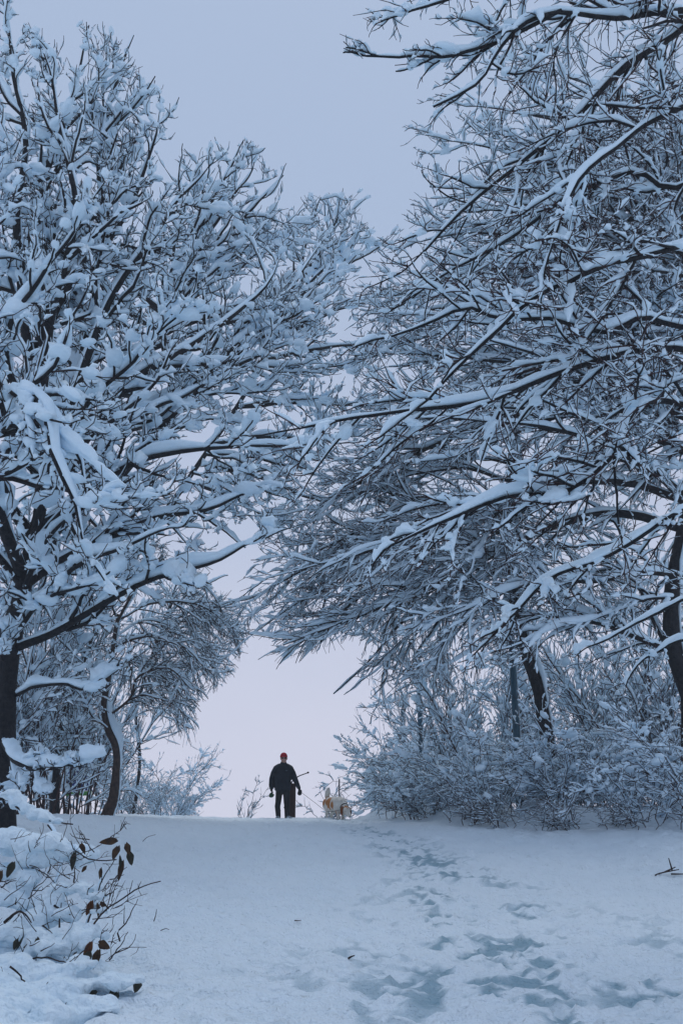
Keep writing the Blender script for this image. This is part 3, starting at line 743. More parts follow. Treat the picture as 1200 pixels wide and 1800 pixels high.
G_BUSH = 'snow-covered bushes along the right bank'
ORD = ['first ', 'second ', 'third ', 'fourth ', 'fifth ', 'sixth ', 'seventh ', 'eighth ', 'ninth ', 'tenth ', 'eleventh ', 'twelfth ', 'thirteenth ', 'fourteenth ']
def nth(i): return ORD[i] if i else 'first '
front = [(698, 27.0), (722, 25.6), (760, 24.2), (812, 23.0), (868, 22.0), (928, 21.0), (990, 20.2), (1055, 19.6), (1125, 19.0), (1198, 18.6), (1270, 18.4)]
for i, (px, Y) in enumerate(front):
    Y += (0.0, 0.9, -0.6, 0.4, -0.8, 0.7)[i % 6]
    put_bush(KB[i % 3], 'bush', '%sbush from the dog along the foot of the right bank, arching and snow-covered' % nth(i), 'bush', gx(px, Y), Y, rK.uniform(0, 6.28), (rK.uniform(0.75, 0.95), rK.uniform(0.66, 0.86)), G_BUSH)
mid = [(722, 30.5), (745, 29.0), (795, 27.0), (845, 25.6), (900, 26.2), (1000, 24.2), (1070, 23.0), (1140, 22.4), (1215, 22.0)]
for i, (px, Y) in enumerate(mid):
    put_bush(KB[(i + 1) % 3], 'bush', '%sbush from the open crest in the second row of the right bank' % nth(i), 'bush', gx(px, Y), Y, rK.uniform(0, 6.28), (rK.uniform(0.9, 1.1), rK.uniform(0.75, 0.95)), G_BUSH)
tall = [(712, 36), (745, 34.5), (778, 33), (815, 31.5), (860, 30), (960, 31), (1005, 29.5), (1050, 28.5), (1100, 28), (1150, 27.5), (1200, 27), (1250, 26.5)]
for i, (px, Y) in enumerate(tall):
    put_bush(KT, 'young_tree', '%syoung many-stemmed tree from the open crest, behind the right bank bushes' % nth(i), 'tree', gx(px, Y), Y, rK.uniform(0, 6.28), (rK.uniform(1.05, 1.35), rK.uniform(1.4, 1.85)) if px > 760 else (0.75, 1.15), 'young trees behind the right-hand bushes')
leftt = [(290, 40), (250, 37.5), (205, 35), (165, 31), (140, 28), (115, 24.5), (85, 26), (70, 31), (62, 22), (20, 23.5), (20, 29), (-40, 21)]
for i, (px, Y) in enumerate(leftt):
    put_bush(KT, 'young_tree', '%sthin young tree from the crooked brown trunk into the left thicket' % nth(i), 'tree', gx(px, Y), Y, rK.uniform(0, 6.28), (rK.uniform(0.9, 1.15), rK.uniform(1.2, 1.7) if px < 180 else rK.uniform(0.9, 1.1)), 'young trees in the left thicket')
put_bush(KS, 'sapling', 'lone thin bare sapling on the crest to the left of the walker', 'sapling', gx(419, 33), 33, 0.4, (0.8, 1.02))
put_bush(KB[1], 'bush', 'small frosted bush on the crest beside the slender crooked trunk', 'bush', gx(300, 32), 32, 1.0, (0.55, 0.62))
for i, (px, Y) in enumerate([(700, 24.6), (748, 23.2), (800, 21.6), (842, 20.8), (905, 19.6), (960, 18.9), (1025, 18.3), (1085, 17.9), (1150, 17.6), (1215, 17.2)]):
    put_bush(KW, 'weed_clump', '%sclump of dry snowy weeds from the dog, in front of the right bank bushes' % nth(i), 'weeds', gx(px, Y), Y, rK.uniform(0, 6.28), (rK.uniform(0.8, 1.3), rK.uniform(0.5, 0.95)), 'weeds along the foot of the right bank')
put_bush(KW, 'weed_clump', 'thin snowy weeds on the crest behind the spotted dog', 'weeds', gx(574, 30), 30, 2.0, (1.1, 1.0))
put_bush(KW, 'weed_clump', 'dry weeds poking from the snow near the slender crooked trunk', 'weeds', gx(262, 29), 29, 0.7, (0.8, 0.7))

# ------------------------------------------------------------------ lamp posts
M_LAMP = noise_mat('teal_lamp_paint', (0.030, 0.085, 0.125), (0.040, 0.105, 0.150), 6, 0.45, 0.05, 60)
M_LAMPD = noise_mat('dark_lamp_head', (0.012, 0.020, 0.028), (0.020, 0.030, 0.038), 8, 0.5)
def box_bm(G, c, s, rz=0.0, bev=0.0):
    bm = bmesh.new(); bmesh.ops.create_cube(bm, size=1)
    bmesh.ops.scale(bm, vec=s, verts=bm.verts)
    if bev: bmesh.ops.bevel(bm, geom=list(bm.edges), offset=bev, segments=2, affect='EDGES', profile=0.6)
    bmesh.ops.rotate(bm, cent=(0, 0, 0), matrix=Matrix.Rotation(rz, 3, 'Z'), verts=bm.verts); bmesh.ops.translate(bm, vec=c, verts=bm.verts)
    bm.verts.ensure_lookup_table()
    V = np.array([v.co[:] for v in bm.verts]); by = {}
    for f in bm.faces: by.setdefault(len(f.verts), []).append([v.index for v in f.verts])
    bm.free(); G.add(V, [np.array(v) for v in by.values()]); return G
def lathe(G, prof, S=20):
    P = np.array([[0, 0, z] for r, z in prof])[None].astype(float); th = np.arange(S) * 2 * np.pi / S
    V = np.array([[r * math.cos(t), r * math.sin(t), z] for r, z in prof for t in th]); G.add(V, ringfaces(1, len(prof), S)); return G
def lamp_post(x, y, label, h=5.2):
    r = empty('lamp_post', (x, y, gz(x, y)), label, 'lamp post', 'lamp posts along the right side of the path')
    G = Geo(); lathe(G, [(0.095, -0.3), (0.095, 1.0), (0.085, 1.04), (0.086, 1.10), (0.066, h - 0.42), (0.050, h - 0.4), (0.050, h - 0.36), (0, h - 0.36)]); po = G.build('pole', M_LAMP, r)
    G = Geo(); box_bm(G, (0, -0.096, 0.62), (0.10, 0.012, 0.34), bev=0.004); G.build('access_door', M_LAMP, po)
    G = Geo(); lathe(G, [(0.070, h - 0.52), (0.078, h - 0.50), (0.092, h - 0.17), (0.088, h - 0.15), (0, h - 0.15)]); G.build('neck', M_LAMP, r)
    G = Geo(); lathe(G, [(0.012, h - 0.16), (0.012, h - 0.06)], 8); lathe(G, [(0.015, h - 0.062), (0.17, h - 0.06), (0.20, h - 0.03), (0.19, h), (0.05, h + 0.03), (0, h + 0.03)]); hd = G.build('lamp_head', M_LAMPD, r)
    rg = np.random.default_rng(int(y * 10)); V, F = blobs(np.array([[0, 0, h + 0.06]]), np.array([[1., 0, 0]]), np.array([[0.17, 0.17, 0.10]]), rg, ICO3, 0.06, 0.5); mesh_np('snow', V, F, M_SNOW, hd)
    V, Q = snowtubes(np.array([[[0.05, 0, z] for z in np.linspace(1.1, h - 0.6, 24)]]), np.full((1, 24), 0.05), np.array([0.10]), 8, rg, 1.4, 0.6); mesh_np('snow', V, Q, M_SNOW, po)
lamp_post(4.13, 24.0, 'teal lamp post rising beside the black leaning trunk')
lamp_post(2.46, 31.7, 'slim teal lamp post behind the bushes, between the leaning trunk and the open crest')
lamp_post(2.37, 39.0, 'faint far lamp post half hidden in twigs at the bush edge by the open crest')

# ------------------------------------------------------------------ solid shapes by union of spheres (figure, dog, shrub snow)
def swept(chains, voxel, name, mat, parent=None, smooth=6, loc=(0, 0, 0), space=0.35):
    """chains: lists of (x,y,z,r[,sx,sy,sz]) - one continuous surface over them"""
    C = []; S = []
    for ch in chains:
        ch = [np.array(list(q) + [1, 1, 1])[:7] if len(q) == 4 else np.array(q, float) for q in ch]
        if len(ch) == 1: C.append(ch[0][:3]); S.append(ch[0][3] * ch[0][4:7]); continue
        for a, b in zip(ch[:-1], ch[1:]):
            d = np.linalg.norm(a[:3] - b[:3]); n_ = max(2, int(d / (space * min(a[3], b[3]))) + 1)
            for t in np.linspace(0, 1, n_): q = a * (1 - t) + b * t; C.append(q[:3]); S.append(q[3] * q[4:7])
    V0, F0 = ICO3; C = np.array(C); S = np.array(S)
    V = C[:, None] + V0[None] * S[:, None]; F = F0[None] + (np.arange(len(C)) * len(V0))[:, None, None]
    o = mesh_np(name, V, F.reshape(-1, 3), mat)
    md = o.modifiers.new('r', 'REMESH'); md.mode = 'VOXEL'; md.voxel_size = voxel; md.use_smooth_shade = True
    ms = o.modifiers.new('s', 'SMOOTH'); ms.iterations = smooth; ms.factor = 0.5
    bpy.context.view_layer.update()
    me = bpy.data.meshes.new_from_object(o.evaluated_get(bpy.context.evaluated_depsgraph_get()))
    me.name = name; o.modifiers.clear(); old = o.data; o.data = me; bpy.data.meshes.remove(old)
    if not len(me.materials): me.materials.append(mat)
    o.name = name; o.location = loc
    if parent: o.parent = parent; o.location = (0, 0, 0)
    return o

M_SKIN = noise_mat('skin', (0.42, 0.24, 0.19), (0.50, 0.29, 0.23), 20, 0.55)
M_JACKET = noise_mat('navy_jacket_cloth', (0.006, 0.010, 0.017), (0.012, 0.018, 0.028), 9, 0.75, 0.5, 18, dist=0.02)
M_TROUSER = noise_mat('black_trouser_cloth', (0.005, 0.006, 0.010), (0.010, 0.012, 0.016), 9, 0.8, 0.5, 20, dist=0.02)
M_HAT = noise_mat('red_knit', (0.30, 0.008, 0.018), (0.42, 0.014, 0.026), 40, 0.9, 0.5, 120, dist=0.004)
M_GLASS = noise_mat('dark_lens', (0.004, 0.004, 0.006), (0.006, 0.006, 0.008), 5, 0.15)
M_SHOE = noise_mat('snowy_shoe', (0.03, 0.05, 0.07), (0.45, 0.52, 0.58), 14, 0.7)
M_BAG = noise_mat('green_bag_film', (0.004, 0.045, 0.020), (0.008, 0.075, 0.030), 20, 0.4)
M_CORD = noise_mat('dark_cord', (0.03, 0.035, 0.045), (0.05, 0.055, 0.065), 20, 0.7)
M_EMB = noise_mat('grey_emblem_thread', (0.06, 0.09, 0.12), (0.08, 0.11, 0.14), 40, 0.8)

def crest_y(px):
    """distance of the highest line of the hill as the path climbs to it"""
    yy = np.arange(24.6, 28.2, 0.05); return float(yy[int(np.argmax([(gz(gx(px, y), y) - CAM_Z) / y for y in yy]))])
mY = crest_y(496) - 0.05
mx_ = gx(496, mY); mz = gz(mx_, mY)
man_loc = (mx_, mY, mz - 0.02)
person = swept([
    [(0.012, -0.01, 1.54, 0.092, 0.92, 1.08, 1.10)], [(0.015, -0.03, 1.455, 0.072, 0.95, 1, 1.0)], [(0.02, -0.100, 1.50, 0.019, .8, 1, 1.5)],
    [(-0.078, 0.0, 1.51, 0.022, .5, 1, 1.4)], [(0.102, 0.0, 1.51, 0.022, .5, 1, 1.4)], [(0.018, -0.095, 1.445, 0.020, 1.4, .7, .5)],
    [(0.01, 0.0, 1.45, 0.055), (0.0, 0.01, 1.33, 0.065)], [(0, 0.01, 1.30, 0.10, 1.5, .8, 1), (0, 0.01, 0.80, 0.10, 1.3, .8, 1)],
    [(-0.19, 0, 1.28, 0.045), (-0.275, 0.01, 1.03, 0.036), (-0.285, -0.03, 0.79, 0.026)], [(0.20, 0, 1.28, 0.045), (0.29, 0, 1.05, 0.036), (0.405, -0.05, 0.79, 0.026)],
    [(-0.08, 0, 0.78, 0.07), (-0.10, -0.02, 0.42, 0.05), (-0.105, 0.02, 0.08, 0.035)], [(0.09, 0, 0.78, 0.07), (0.11, -0.02, 0.42, 0.05), (0.12, 0, 0.08, 0.035)],
], 0.015, 'person', M_SKIN, loc=man_loc)
tag(person, 'person in dark jacket, trousers, sunglasses and red knit hat walking over the crest', 'person')
swept([
    [(0, 0.005, 1.315, 0.100, 1.20, .95, 1.0), (0, 0.005, 1.26, 0.130, 1.25, .95, 1.0), (0.0, 0.0, 1.16, 0.145, 1.46, 1.0, 1), (0, -0.005, 1.0, 0.155, 1.42, 1.06, 1), (0.0, 0, 0.84, 0.155, 1.40, 1.05, 1), (0.0, 0, 0.75, 0.150, 1.42, 1.02, .6)],
    [(0.005, 0.0, 1.36, 0.085), (0.008, -0.005, 1.400, 0.080)],
    [(-0.10, 0, 1.315, 0.080), (-0.175, 0, 1.265, 0.086), (-0.24, 0.005, 1.15, 0.080), (-0.285, 0.01, 1.01, 0.072), (-0.295, -0.02, 0.86, 0.066), (-0.285, -0.03, 0.79, 0.055)],
    [(0.10, 0, 1.315, 0.080), (0.18, 0, 1.265, 0.086), (0.25, 0.0, 1.15, 0.079), (0.30, 0, 1.03, 0.072), (0.36, -0.03, 0.89, 0.064), (0.405, -0.05, 0.80, 0.053)],
    [(-0.20, -0.075, 1.12, 0.03), (-0.14, -0.125, 0.95, 0.03), (-0.17, -0.12, 0.80, 0.03)], [(0.20, -0.07, 1.15, 0.03), (0.12, -0.135, 1.00, 0.028), (0.16, -0.12, 0.82, 0.03)],
], 0.015, 'jacket', M_JACKET, person, 3)
swept([
    [(0, 0, 0.78, 0.13, 1.25, .95, .8)],
    [(-0.085, 0, 0.76, 0.095), (-0.11, -0.02, 0.42, 0.076), (-0.125, -0.01, 0.34, 0.074), (-0.105, 0.015, 0.12, 0.066), (-0.10, 0.02, 0.08, 0.062)],
    [(0.09, 0, 0.76, 0.095), (0.105, -0.03, 0.44, 0.078), (0.115, -0.02, 0.34, 0.074), (0.12, 0, 0.10, 0.066), (0.12, 0, 0.06, 0.062)],
    [(-0.155, -0.04, 0.40, 0.03)], [(0.06, -0.07, 0.30, 0.03)], [(-0.06, -0.04, 0.22, 0.028)],
], 0.014, 'trousers', M_TROUSER, person, 3)
swept([[(0.010, 0.0, 1.575, 0.098, 0.95, 1.08, 0.95)], [(0.010, 0.005, 1.595, 0.086, 1, 1.05, .9)]] + [[(0.010 + 0.086 * math.cos(a), 0.003 + 0.097 * math.sin(a), 1.570 + 0.012 * math.sin(a), 0.016)] for a in np.linspace(0, 6.28, 30)], 0.008, 'knit_hat', M_HAT, person, 2)
G = Geo()
for sx in (-1, 1):
    V, F = blobs(np.array([[0.022 + sx * 0.036, -0.104, 1.522]]), np.array([[1., 0.0, 0]]), np.array([[0.030, 0.010, 0.023]]), rK, ICO2, 0.0, 0.95); G.add(V, F)
G.add(*tubes(np.array([[[-0.075, 0.0, 1.53], [-0.06, -0.08, 1.528], [0.02, -0.112, 1.528], [0.095, -0.08, 1.528], [0.108, 0.0, 1.53]]]), np.full((1, 5), 0.006), 5))
G.build('sunglasses', M_GLASS, person)
def glove(name, c, sgn):
    cx, cy, cz = c
    ch = [[(cx, cy, cz + 0.05, 0.036), (cx, cy - 0.005, cz + 0.0, 0.040, .75, 1.05, 1)]]
    for k, L in enumerate((0.052, 0.064, 0.068, 0.060)):
        y0 = cy - 0.035 + k * 0.022
        ch.append([(cx, y0, cz - 0.03, 0.0115), (cx + sgn * 0.008, y0, cz - 0.03 - L * 0.55, 0.011), (cx + sgn * 0.032, y0, cz - 0.03 - L * 0.80, 0.010), (cx + sgn * 0.040, y0, cz - 0.03 - L * 0.55, 0.009)])
    ch.append([(cx, cy - 0.035, cz + 0.005, 0.013), (cx + sgn * 0.018, cy - 0.058, cz - 0.02, 0.012), (cx + sgn * 0.035, cy - 0.045, cz - 0.04, 0.010)])
    return swept(ch, 0.0062, name, M_TROUSER, person, 2)
glove('glove', (-0.287, -0.03, 0.73), 1)
glove('glove', (0.425, -0.055, 0.735), 1)
for (fx, fy, a) in ((-0.10, -0.03, 0.15), (0.125, -0.05, -0.7)):
    dx, dy = -math.sin(a), -math.cos(a)
    swept([[(fx, fy + 0.06, 0.055, 0.048), (fx + dx * 0.06, fy + dy * 0.06 + 0.02, 0.055, 0.046, 1, 1, .95), (fx + dx * 0.17, fy + dy * 0.17, 0.040, 0.040, 1.05, 1, .8)]], 0.008, 'shoe', M_SHOE, person, 2)
G = Geo(); box_bm(G, (0.095, -0.150, 1.205), (0.045, 0.006, 0.016), bev=0.002); G.build('emblem', M_EMB, person)

def at_man(p): return np.array(p) + np.array(man_loc)
b = empty('plastic_bag', at_man((-0.28, -0.03, 0.57)), 'small knotted dark green bag hanging from the walker\'s gloved hand', 'bag')
swept([[(0.0, 0, 0.125, 0.008), (0.005, 0, 0.085, 0.020), (-0.01, 0, 0.045, 0.050), (-0.01, 0, 0.015, 0.062, 1, .8, .7)], [(0.05, 0, 0.04, 0.022)]], 0.006, 'bag_body', M_BAG, b, 2)
swept([[(-0.025, 0, 0.15, 0.007), (0.0, 0, 0.125, 0.010), (0.022, 0, 0.152, 0.007)]], 0.004, 'knot', M_BAG, b, 1)
LH = at_man((0.435, -0.06, 0.665))
leash = empty('dog_leash', LH, 'dark retractable leash running from the walker\'s glove to the spotted dog', 'leash')
swept([[(0.0, 0, -0.015, 0.058, 1, .42, 1)], [(-0.03, 0, 0.035, 0.014), (-0.01, 0, 0.075, 0.014), (0.04, 0, 0.055, 0.014), (0.045, 0, 0.02, 0.016)]], 0.006, 'leash_handle', M_TROUSER, leash, 2)

# ---- dog
dY = crest_y(592) + 0.1
dx_ = gx(589, dY); dz = gz(dx_, dY) - 0.035
HEAD = math.radians(-58)
dog_chains = [
    # trunk of the body, rump to chest, deep in front and tucked behind
    [(-0.30, 0, 0.375, 0.130, 1, 1.05, 1.08), (-0.18, 0, 0.375, 0.150, 1, 1.05, 1.08), (0.0, 0, 0.355, 0.155, 1, 1.08, 1.10), (0.16, 0, 0.340, 0.168, 1, 1.02, 1.12), (0.26, 0, 0.330, 0.145, 1, .98, 1.1)],
    [(0.24, 0, 0.38, 0.105), (0.36, 0, 0.31, 0.090), (0.43, 0, 0.235, 0.078)],
    # skull, cheeks, muzzle
    [(0.47, 0, 0.205, 0.094, 1, 1, .95)], [(0.50, 0, 0.175, 0.074), (0.575, 0, 0.110, 0.050), (0.615, 0, 0.080, 0.040)],
    # hind legs: thigh, knee forward, hock back, shank
    [(-0.28, 0.085, 0.33, 0.090, 1, .75, 1), (-0.22, 0.095, 0.23, 0.055), (-0.33, 0.095, 0.145, 0.036), (-0.315, 0.095, 0.03, 0.032), (-0.28, 0.095, 0.022, 0.034, 1.2, 1, .7)],
    [(-0.26, -0.085, 0.33, 0.090, 1, .75, 1), (-0.14, -0.095, 0.23, 0.055), (-0.22, -0.095, 0.145, 0.036), (-0.19, -0.095, 0.03, 0.032), (-0.155, -0.095, 0.022, 0.034, 1.2, 1, .7)],
    # fore legs
    [(0.19, 0.085, 0.29, 0.068), (0.20, 0.09, 0.17, 0.044), (0.17, 0.09, 0.10, 0.036), (0.18, 0.09, 0.03, 0.033), (0.215, 0.09, 0.022, 0.035, 1.2, 1, .7)],
    [(0.20, -0.085, 0.29, 0.068), (0.25, -0.09, 0.17, 0.044), (0.27, -0.09, 0.10, 0.036), (0.30, -0.09, 0.03, 0.033), (0.335, -0.09, 0.022, 0.035, 1.2, 1, .7)],
    # plumed tail carried up
    [(-0.33, 0, 0.46, 0.034), (-0.355, 0, 0.54, 0.056), (-0.34, 0, 0.62, 0.064), (-0.31, 0, 0.69, 0.046), (-0.28, 0, 0.745, 0.016)],
    # hanging coat under chest and breeches
    [(-0.10, 0, 0.26, 0.070), (0.14, 0, 0.22, 0.075)], [(-0.36, 0.06, 0.30, 0.045)], [(-0.36, -0.06, 0.30, 0.045)],
]
m, n, l, p = new_mat('spotted_dog_coat')
at = n.new('ShaderNodeAttribute'); at.attribute_name = 'tan'
at2 = n.new('ShaderNodeAttribute'); at2.attribute_name = 'dark'
tc = n.new('ShaderNodeTexCoord'); ns = n.new('ShaderNodeTexNoise'); ns.inputs['Scale'].default_value = 30; ns.inputs['Detail'].default_value = 4
mp = n.new('ShaderNodeMapping'); mp.inputs['Scale'].default_value = (0.5, 1, 1.6); l.new(tc.outputs['Object'], mp.inputs[0]); l.new(mp.outputs[0], ns.inputs['Vector'])
c0 = n.new('ShaderNodeMix'); c0.data_type = 'RGBA'; c0.inputs[6].default_value = (0.60, 0.55, 0.48, 1); c0.inputs[7].default_value = (0.80, 0.77, 0.71, 1); l.new(ns.outputs[0], c0.inputs[0])
c1 = n.new('ShaderNodeMix'); c1.data_type = 'RGBA'; c1.inputs[7].default_value = (0.42, 0.165, 0.045, 1); l.new(at.outputs['Fac'], c1.inputs[0]); l.new(c0.outputs[2], c1.inputs[6])
c2 = n.new('ShaderNodeMix'); c2.data_type = 'RGBA'; c2.inputs[7].default_value = (0.10, 0.030, 0.014, 1); l.new(at2.outputs['Fac'], c2.inputs[0]); l.new(c1.outputs[2], c2.inputs[6])
l.new(c2.outputs[2], p.inputs['Base Color']); p.inputs['Roughness'].default_value = 0.9
bb = n.new('ShaderNodeBump'); bb.inputs['Strength'].default_value = 0.8; bb.inputs['Distance'].default_value = 0.02; l.new(ns.outputs[0], bb.inputs['Height']); l.new(bb.outputs[0], p.inputs['Normal'])
M_DOG = m
M_NOSE = noise_mat('black_nose', (0.006, 0.006, 0.007), (0.012, 0.012, 0.014), 30, 0.35)
dog = swept(dog_chains, 0.0125, 'dog', M_DOG, smooth=3, loc=(dx_, dY, dz))
dog.rotation_euler = (0, 0, HEAD); dog.scale = (1.10, 1.16, 1.08)
nv = len(dog.data.vertices); co = np.empty(nv * 3, np.float32); dog.data.vertices.foreach_get('co', co); co = co.reshape(-1, 3)
fur = np.array([mnoise.noise(Vector((v[0] * 26, v[1] * 26, v[2] * 14))) for v in co]); nr = np.empty(nv * 3, np.float32); dog.data.vertices.foreach_get('normal', nr); nr = nr.reshape(-1, 3)
co2 = co + nr * (0.007 * fur)[:, None]; dog.data.vertices.foreach_set('co', co2.ravel())
def spot(cs):
    v = np.zeros(nv)
    for (x, y, z, r, s) in cs: v = np.maximum(v, np.clip((r * (1 + 0.35 * fur) - np.sqrt((co[:, 0] - x) ** 2 + (co[:, 1] - y) ** 2 + ((co[:, 2] - z) / s) ** 2)) / 0.02 + 0.5, 0, 1))
    return v
for nm, cs in (('tan', [(-0.27, -0.13, 0.43, 0.085, 1.2), (-0.06, -0.17, 0.42, 0.105, 1.5), (0.13, -0.17, 0.33, 0.06, 1.7), (-0.02, -0.14, 0.28, 0.045, 2.0), (0.22, -0.09, 0.13, 0.07, 1.6), (0.47, 0, 0.24, 0.075, 1), (-0.36, 0.02, 0.38, 0.05, 2), (0.10, 0.14, 0.38, 0.08, 1.3), (-0.345, 0, 0.52, 0.05, 1)]), ('dark', [(0.44, -0.07, 0.22, 0.055, 1.2), (0.44, 0.07, 0.22, 0.055, 1.2)])):
    a_ = dog.data.attributes.new(nm, 'FLOAT', 'POINT'); a_.data.foreach_set('value', spot(cs).astype(np.float32))
tag(dog, 'shaggy white dog with orange-brown patches sniffing the snow, tail up', 'dog')
V, F = blobs(np.array([[0.648, 0, 0.062]]), np.array([[1., 0, 0]]), np.array([[0.020, 0.024, 0.020]]), rK, ICO2, 0, 0.9); mesh_np('nose', V, F, M_NOSE, dog)
for s in (-1, 1):
    V, F = blobs(np.array([[0.535, s * 0.058, 0.185]]), np.array([[1., 0, 0]]), np.array([[0.013, 0.008, 0.012]]), rK, ICO2, 0, 0.9); mesh_np('eye', V, F, M_NOSE, dog)
    M_EAR = bpy.data.materials.get('brown_ear') or noise_mat('brown_ear', (0.14, 0.045, 0.018), (0.26, 0.090, 0.030), 25, 0.9, 0.5, 50)
    swept([[(0.43, s * 0.070, 0.275, 0.026), (0.445, s * 0.105, 0.220, 0.042, 1, .5, 1), (0.465, s * 0.112, 0.140, 0.040, 1, .45, 1.1)]], 0.007, 'ear', M_EAR, dog, 2)
th = np.linspace(0, 2 * math.pi, 19)
ring = np.stack([0.385 + 0.045 * np.sin(th), 0.090 * np.cos(th), 0.285 + 0.074 * np.sin(th)], -1)[None]
mesh_np('collar', *tubes(ring, np.full((1, 19), 0.012), 6), M_TROUSER, dog)
ca, sa = math.cos(HEAD), math.sin(HEAD)
def dogw(q): return np.array([dx_ + 1.10 * q[0] * ca - 1.16 * q[1] * sa, dY + 1.10 * q[0] * sa + 1.16 * q[1] * ca, dz + 1.08 * q[2]])
e = dogw((0.40, -0.10, 0.22)); s = LH + np.array([0.05, 0, 0.0])
lp = catmull([s, s * 0.66 + e * 0.34 + np.array([0, -0.05, -0.10]), s * 0.36 + e * 0.64 + np.array([0.0, -0.16, -0.185]), e * 0.85 + s * 0.15 + np.array([0, -0.12, -0.10]), e], 26)[None]
mesh_np('leash_cord', *tubes(lp, np.full((1, 26), 0.0055), 6), M_CORD, leash, LH)

# ---- brown box post with slanting rod behind the walker, marker stake behind the dog, blue board in the thicket
M_RUST = noise_mat('rust_brown_paint', (0.022, 0.009, 0.008), (0.045, 0.016, 0.012), 7, 0.6, 0.2, 30)
bY = mY + 0.9; bxx = gx(512.5, bY); bz = gz(bxx, bY)
r = empty('box_post', (bxx, bY, bz), 'dark rust-brown upright box with a slanting knobbed rod behind the walker', 'post')
G = Geo(); box_bm(G, (0, 0, 0.40), (0.19, 0.22, 0.92), bev=0.012); bo = G.build('box_body', M_RUST, r)
G = Geo(); box_bm(G, (0, 0, 0.885), (0.22, 0.25, 0.045), bev=0.012); G.build('box_lid', M_RUST, r)
G = Geo(); box_bm(G, (0, -0.113, 0.62), (0.13, 0.010, 0.12), bev=0.003); G.build('box_flap', M_RUST, bo)
G = Geo(); G.add(*tubes(np.array([[[-0.06, 0, 0.86], [0.04, 0, 1.02], [0.20, 0, 1.11], [0.40, 0, 1.18]]]), np.array([[0.016, 0.017, 0.014, 0.013]]), 8)); rd = G.build('rod', M_TROUSER, r)
V, F = blobs(np.array([[0.415, 0, 1.187]]), np.array([[1., 0, .4]]), np.array([[0.036, 0.030, 0.028]]), rK, ICO2, 0.05, 0.9); mesh_np('knob', V, F, M_TROUSER, rd)
sY = 29.5; sx_ = gx(596, sY)
G = Geo(); lathe(G, [(0.020, -0.3), (0.020, 1.17), (0.012, 1.20), (0, 1.20)], 10)
so = G.build('marker_stake', M_CORD, None); so.location = (sx_, sY, gz(sx_, sY)); tag(so, 'thin dark upright marker stake behind the dog\'s raised tail', 'stake')
M_BLUE = noise_mat('blue_board', (0.006, 0.022, 0.14), (0.010, 0.035, 0.20), 6, 0.5)
M_GREEN = noise_mat('green_strip', (0.06, 0.22, 0.05), (0.09, 0.28, 0.06), 6, 0.5)
nY = 33.0; nxx = gx(133, nY); nz = gz(nxx, nY)
r = empty('notice_board', (nxx, nY, nz), 'deep blue board with green lower edge half hidden in the left thicket', 'sign')
G = Geo(); box_bm(G, (0, 0, 1.62), (0.85, 0.05, 0.98), bev=0.008); G.build('panel', M_BLUE, r)
G = Geo(); box_bm(G, (0, -0.003, 1.05), (0.85, 0.052, 0.14), bev=0.006); G.build('lower_strip', M_GREEN, r)
for s in (-1, 1):
    G = Geo(); box_bm(G, (s * 0.36, 0.06, 0.9), (0.06, 0.06, 2.3), bev=0.006); G.build('leg', M_CORD, r)
G = Geo(); box_bm(G, (0, 0, 2.15), (0.93, 0.16, 0.09), bev=0.04); G.build('snow', M_SNOW, r)

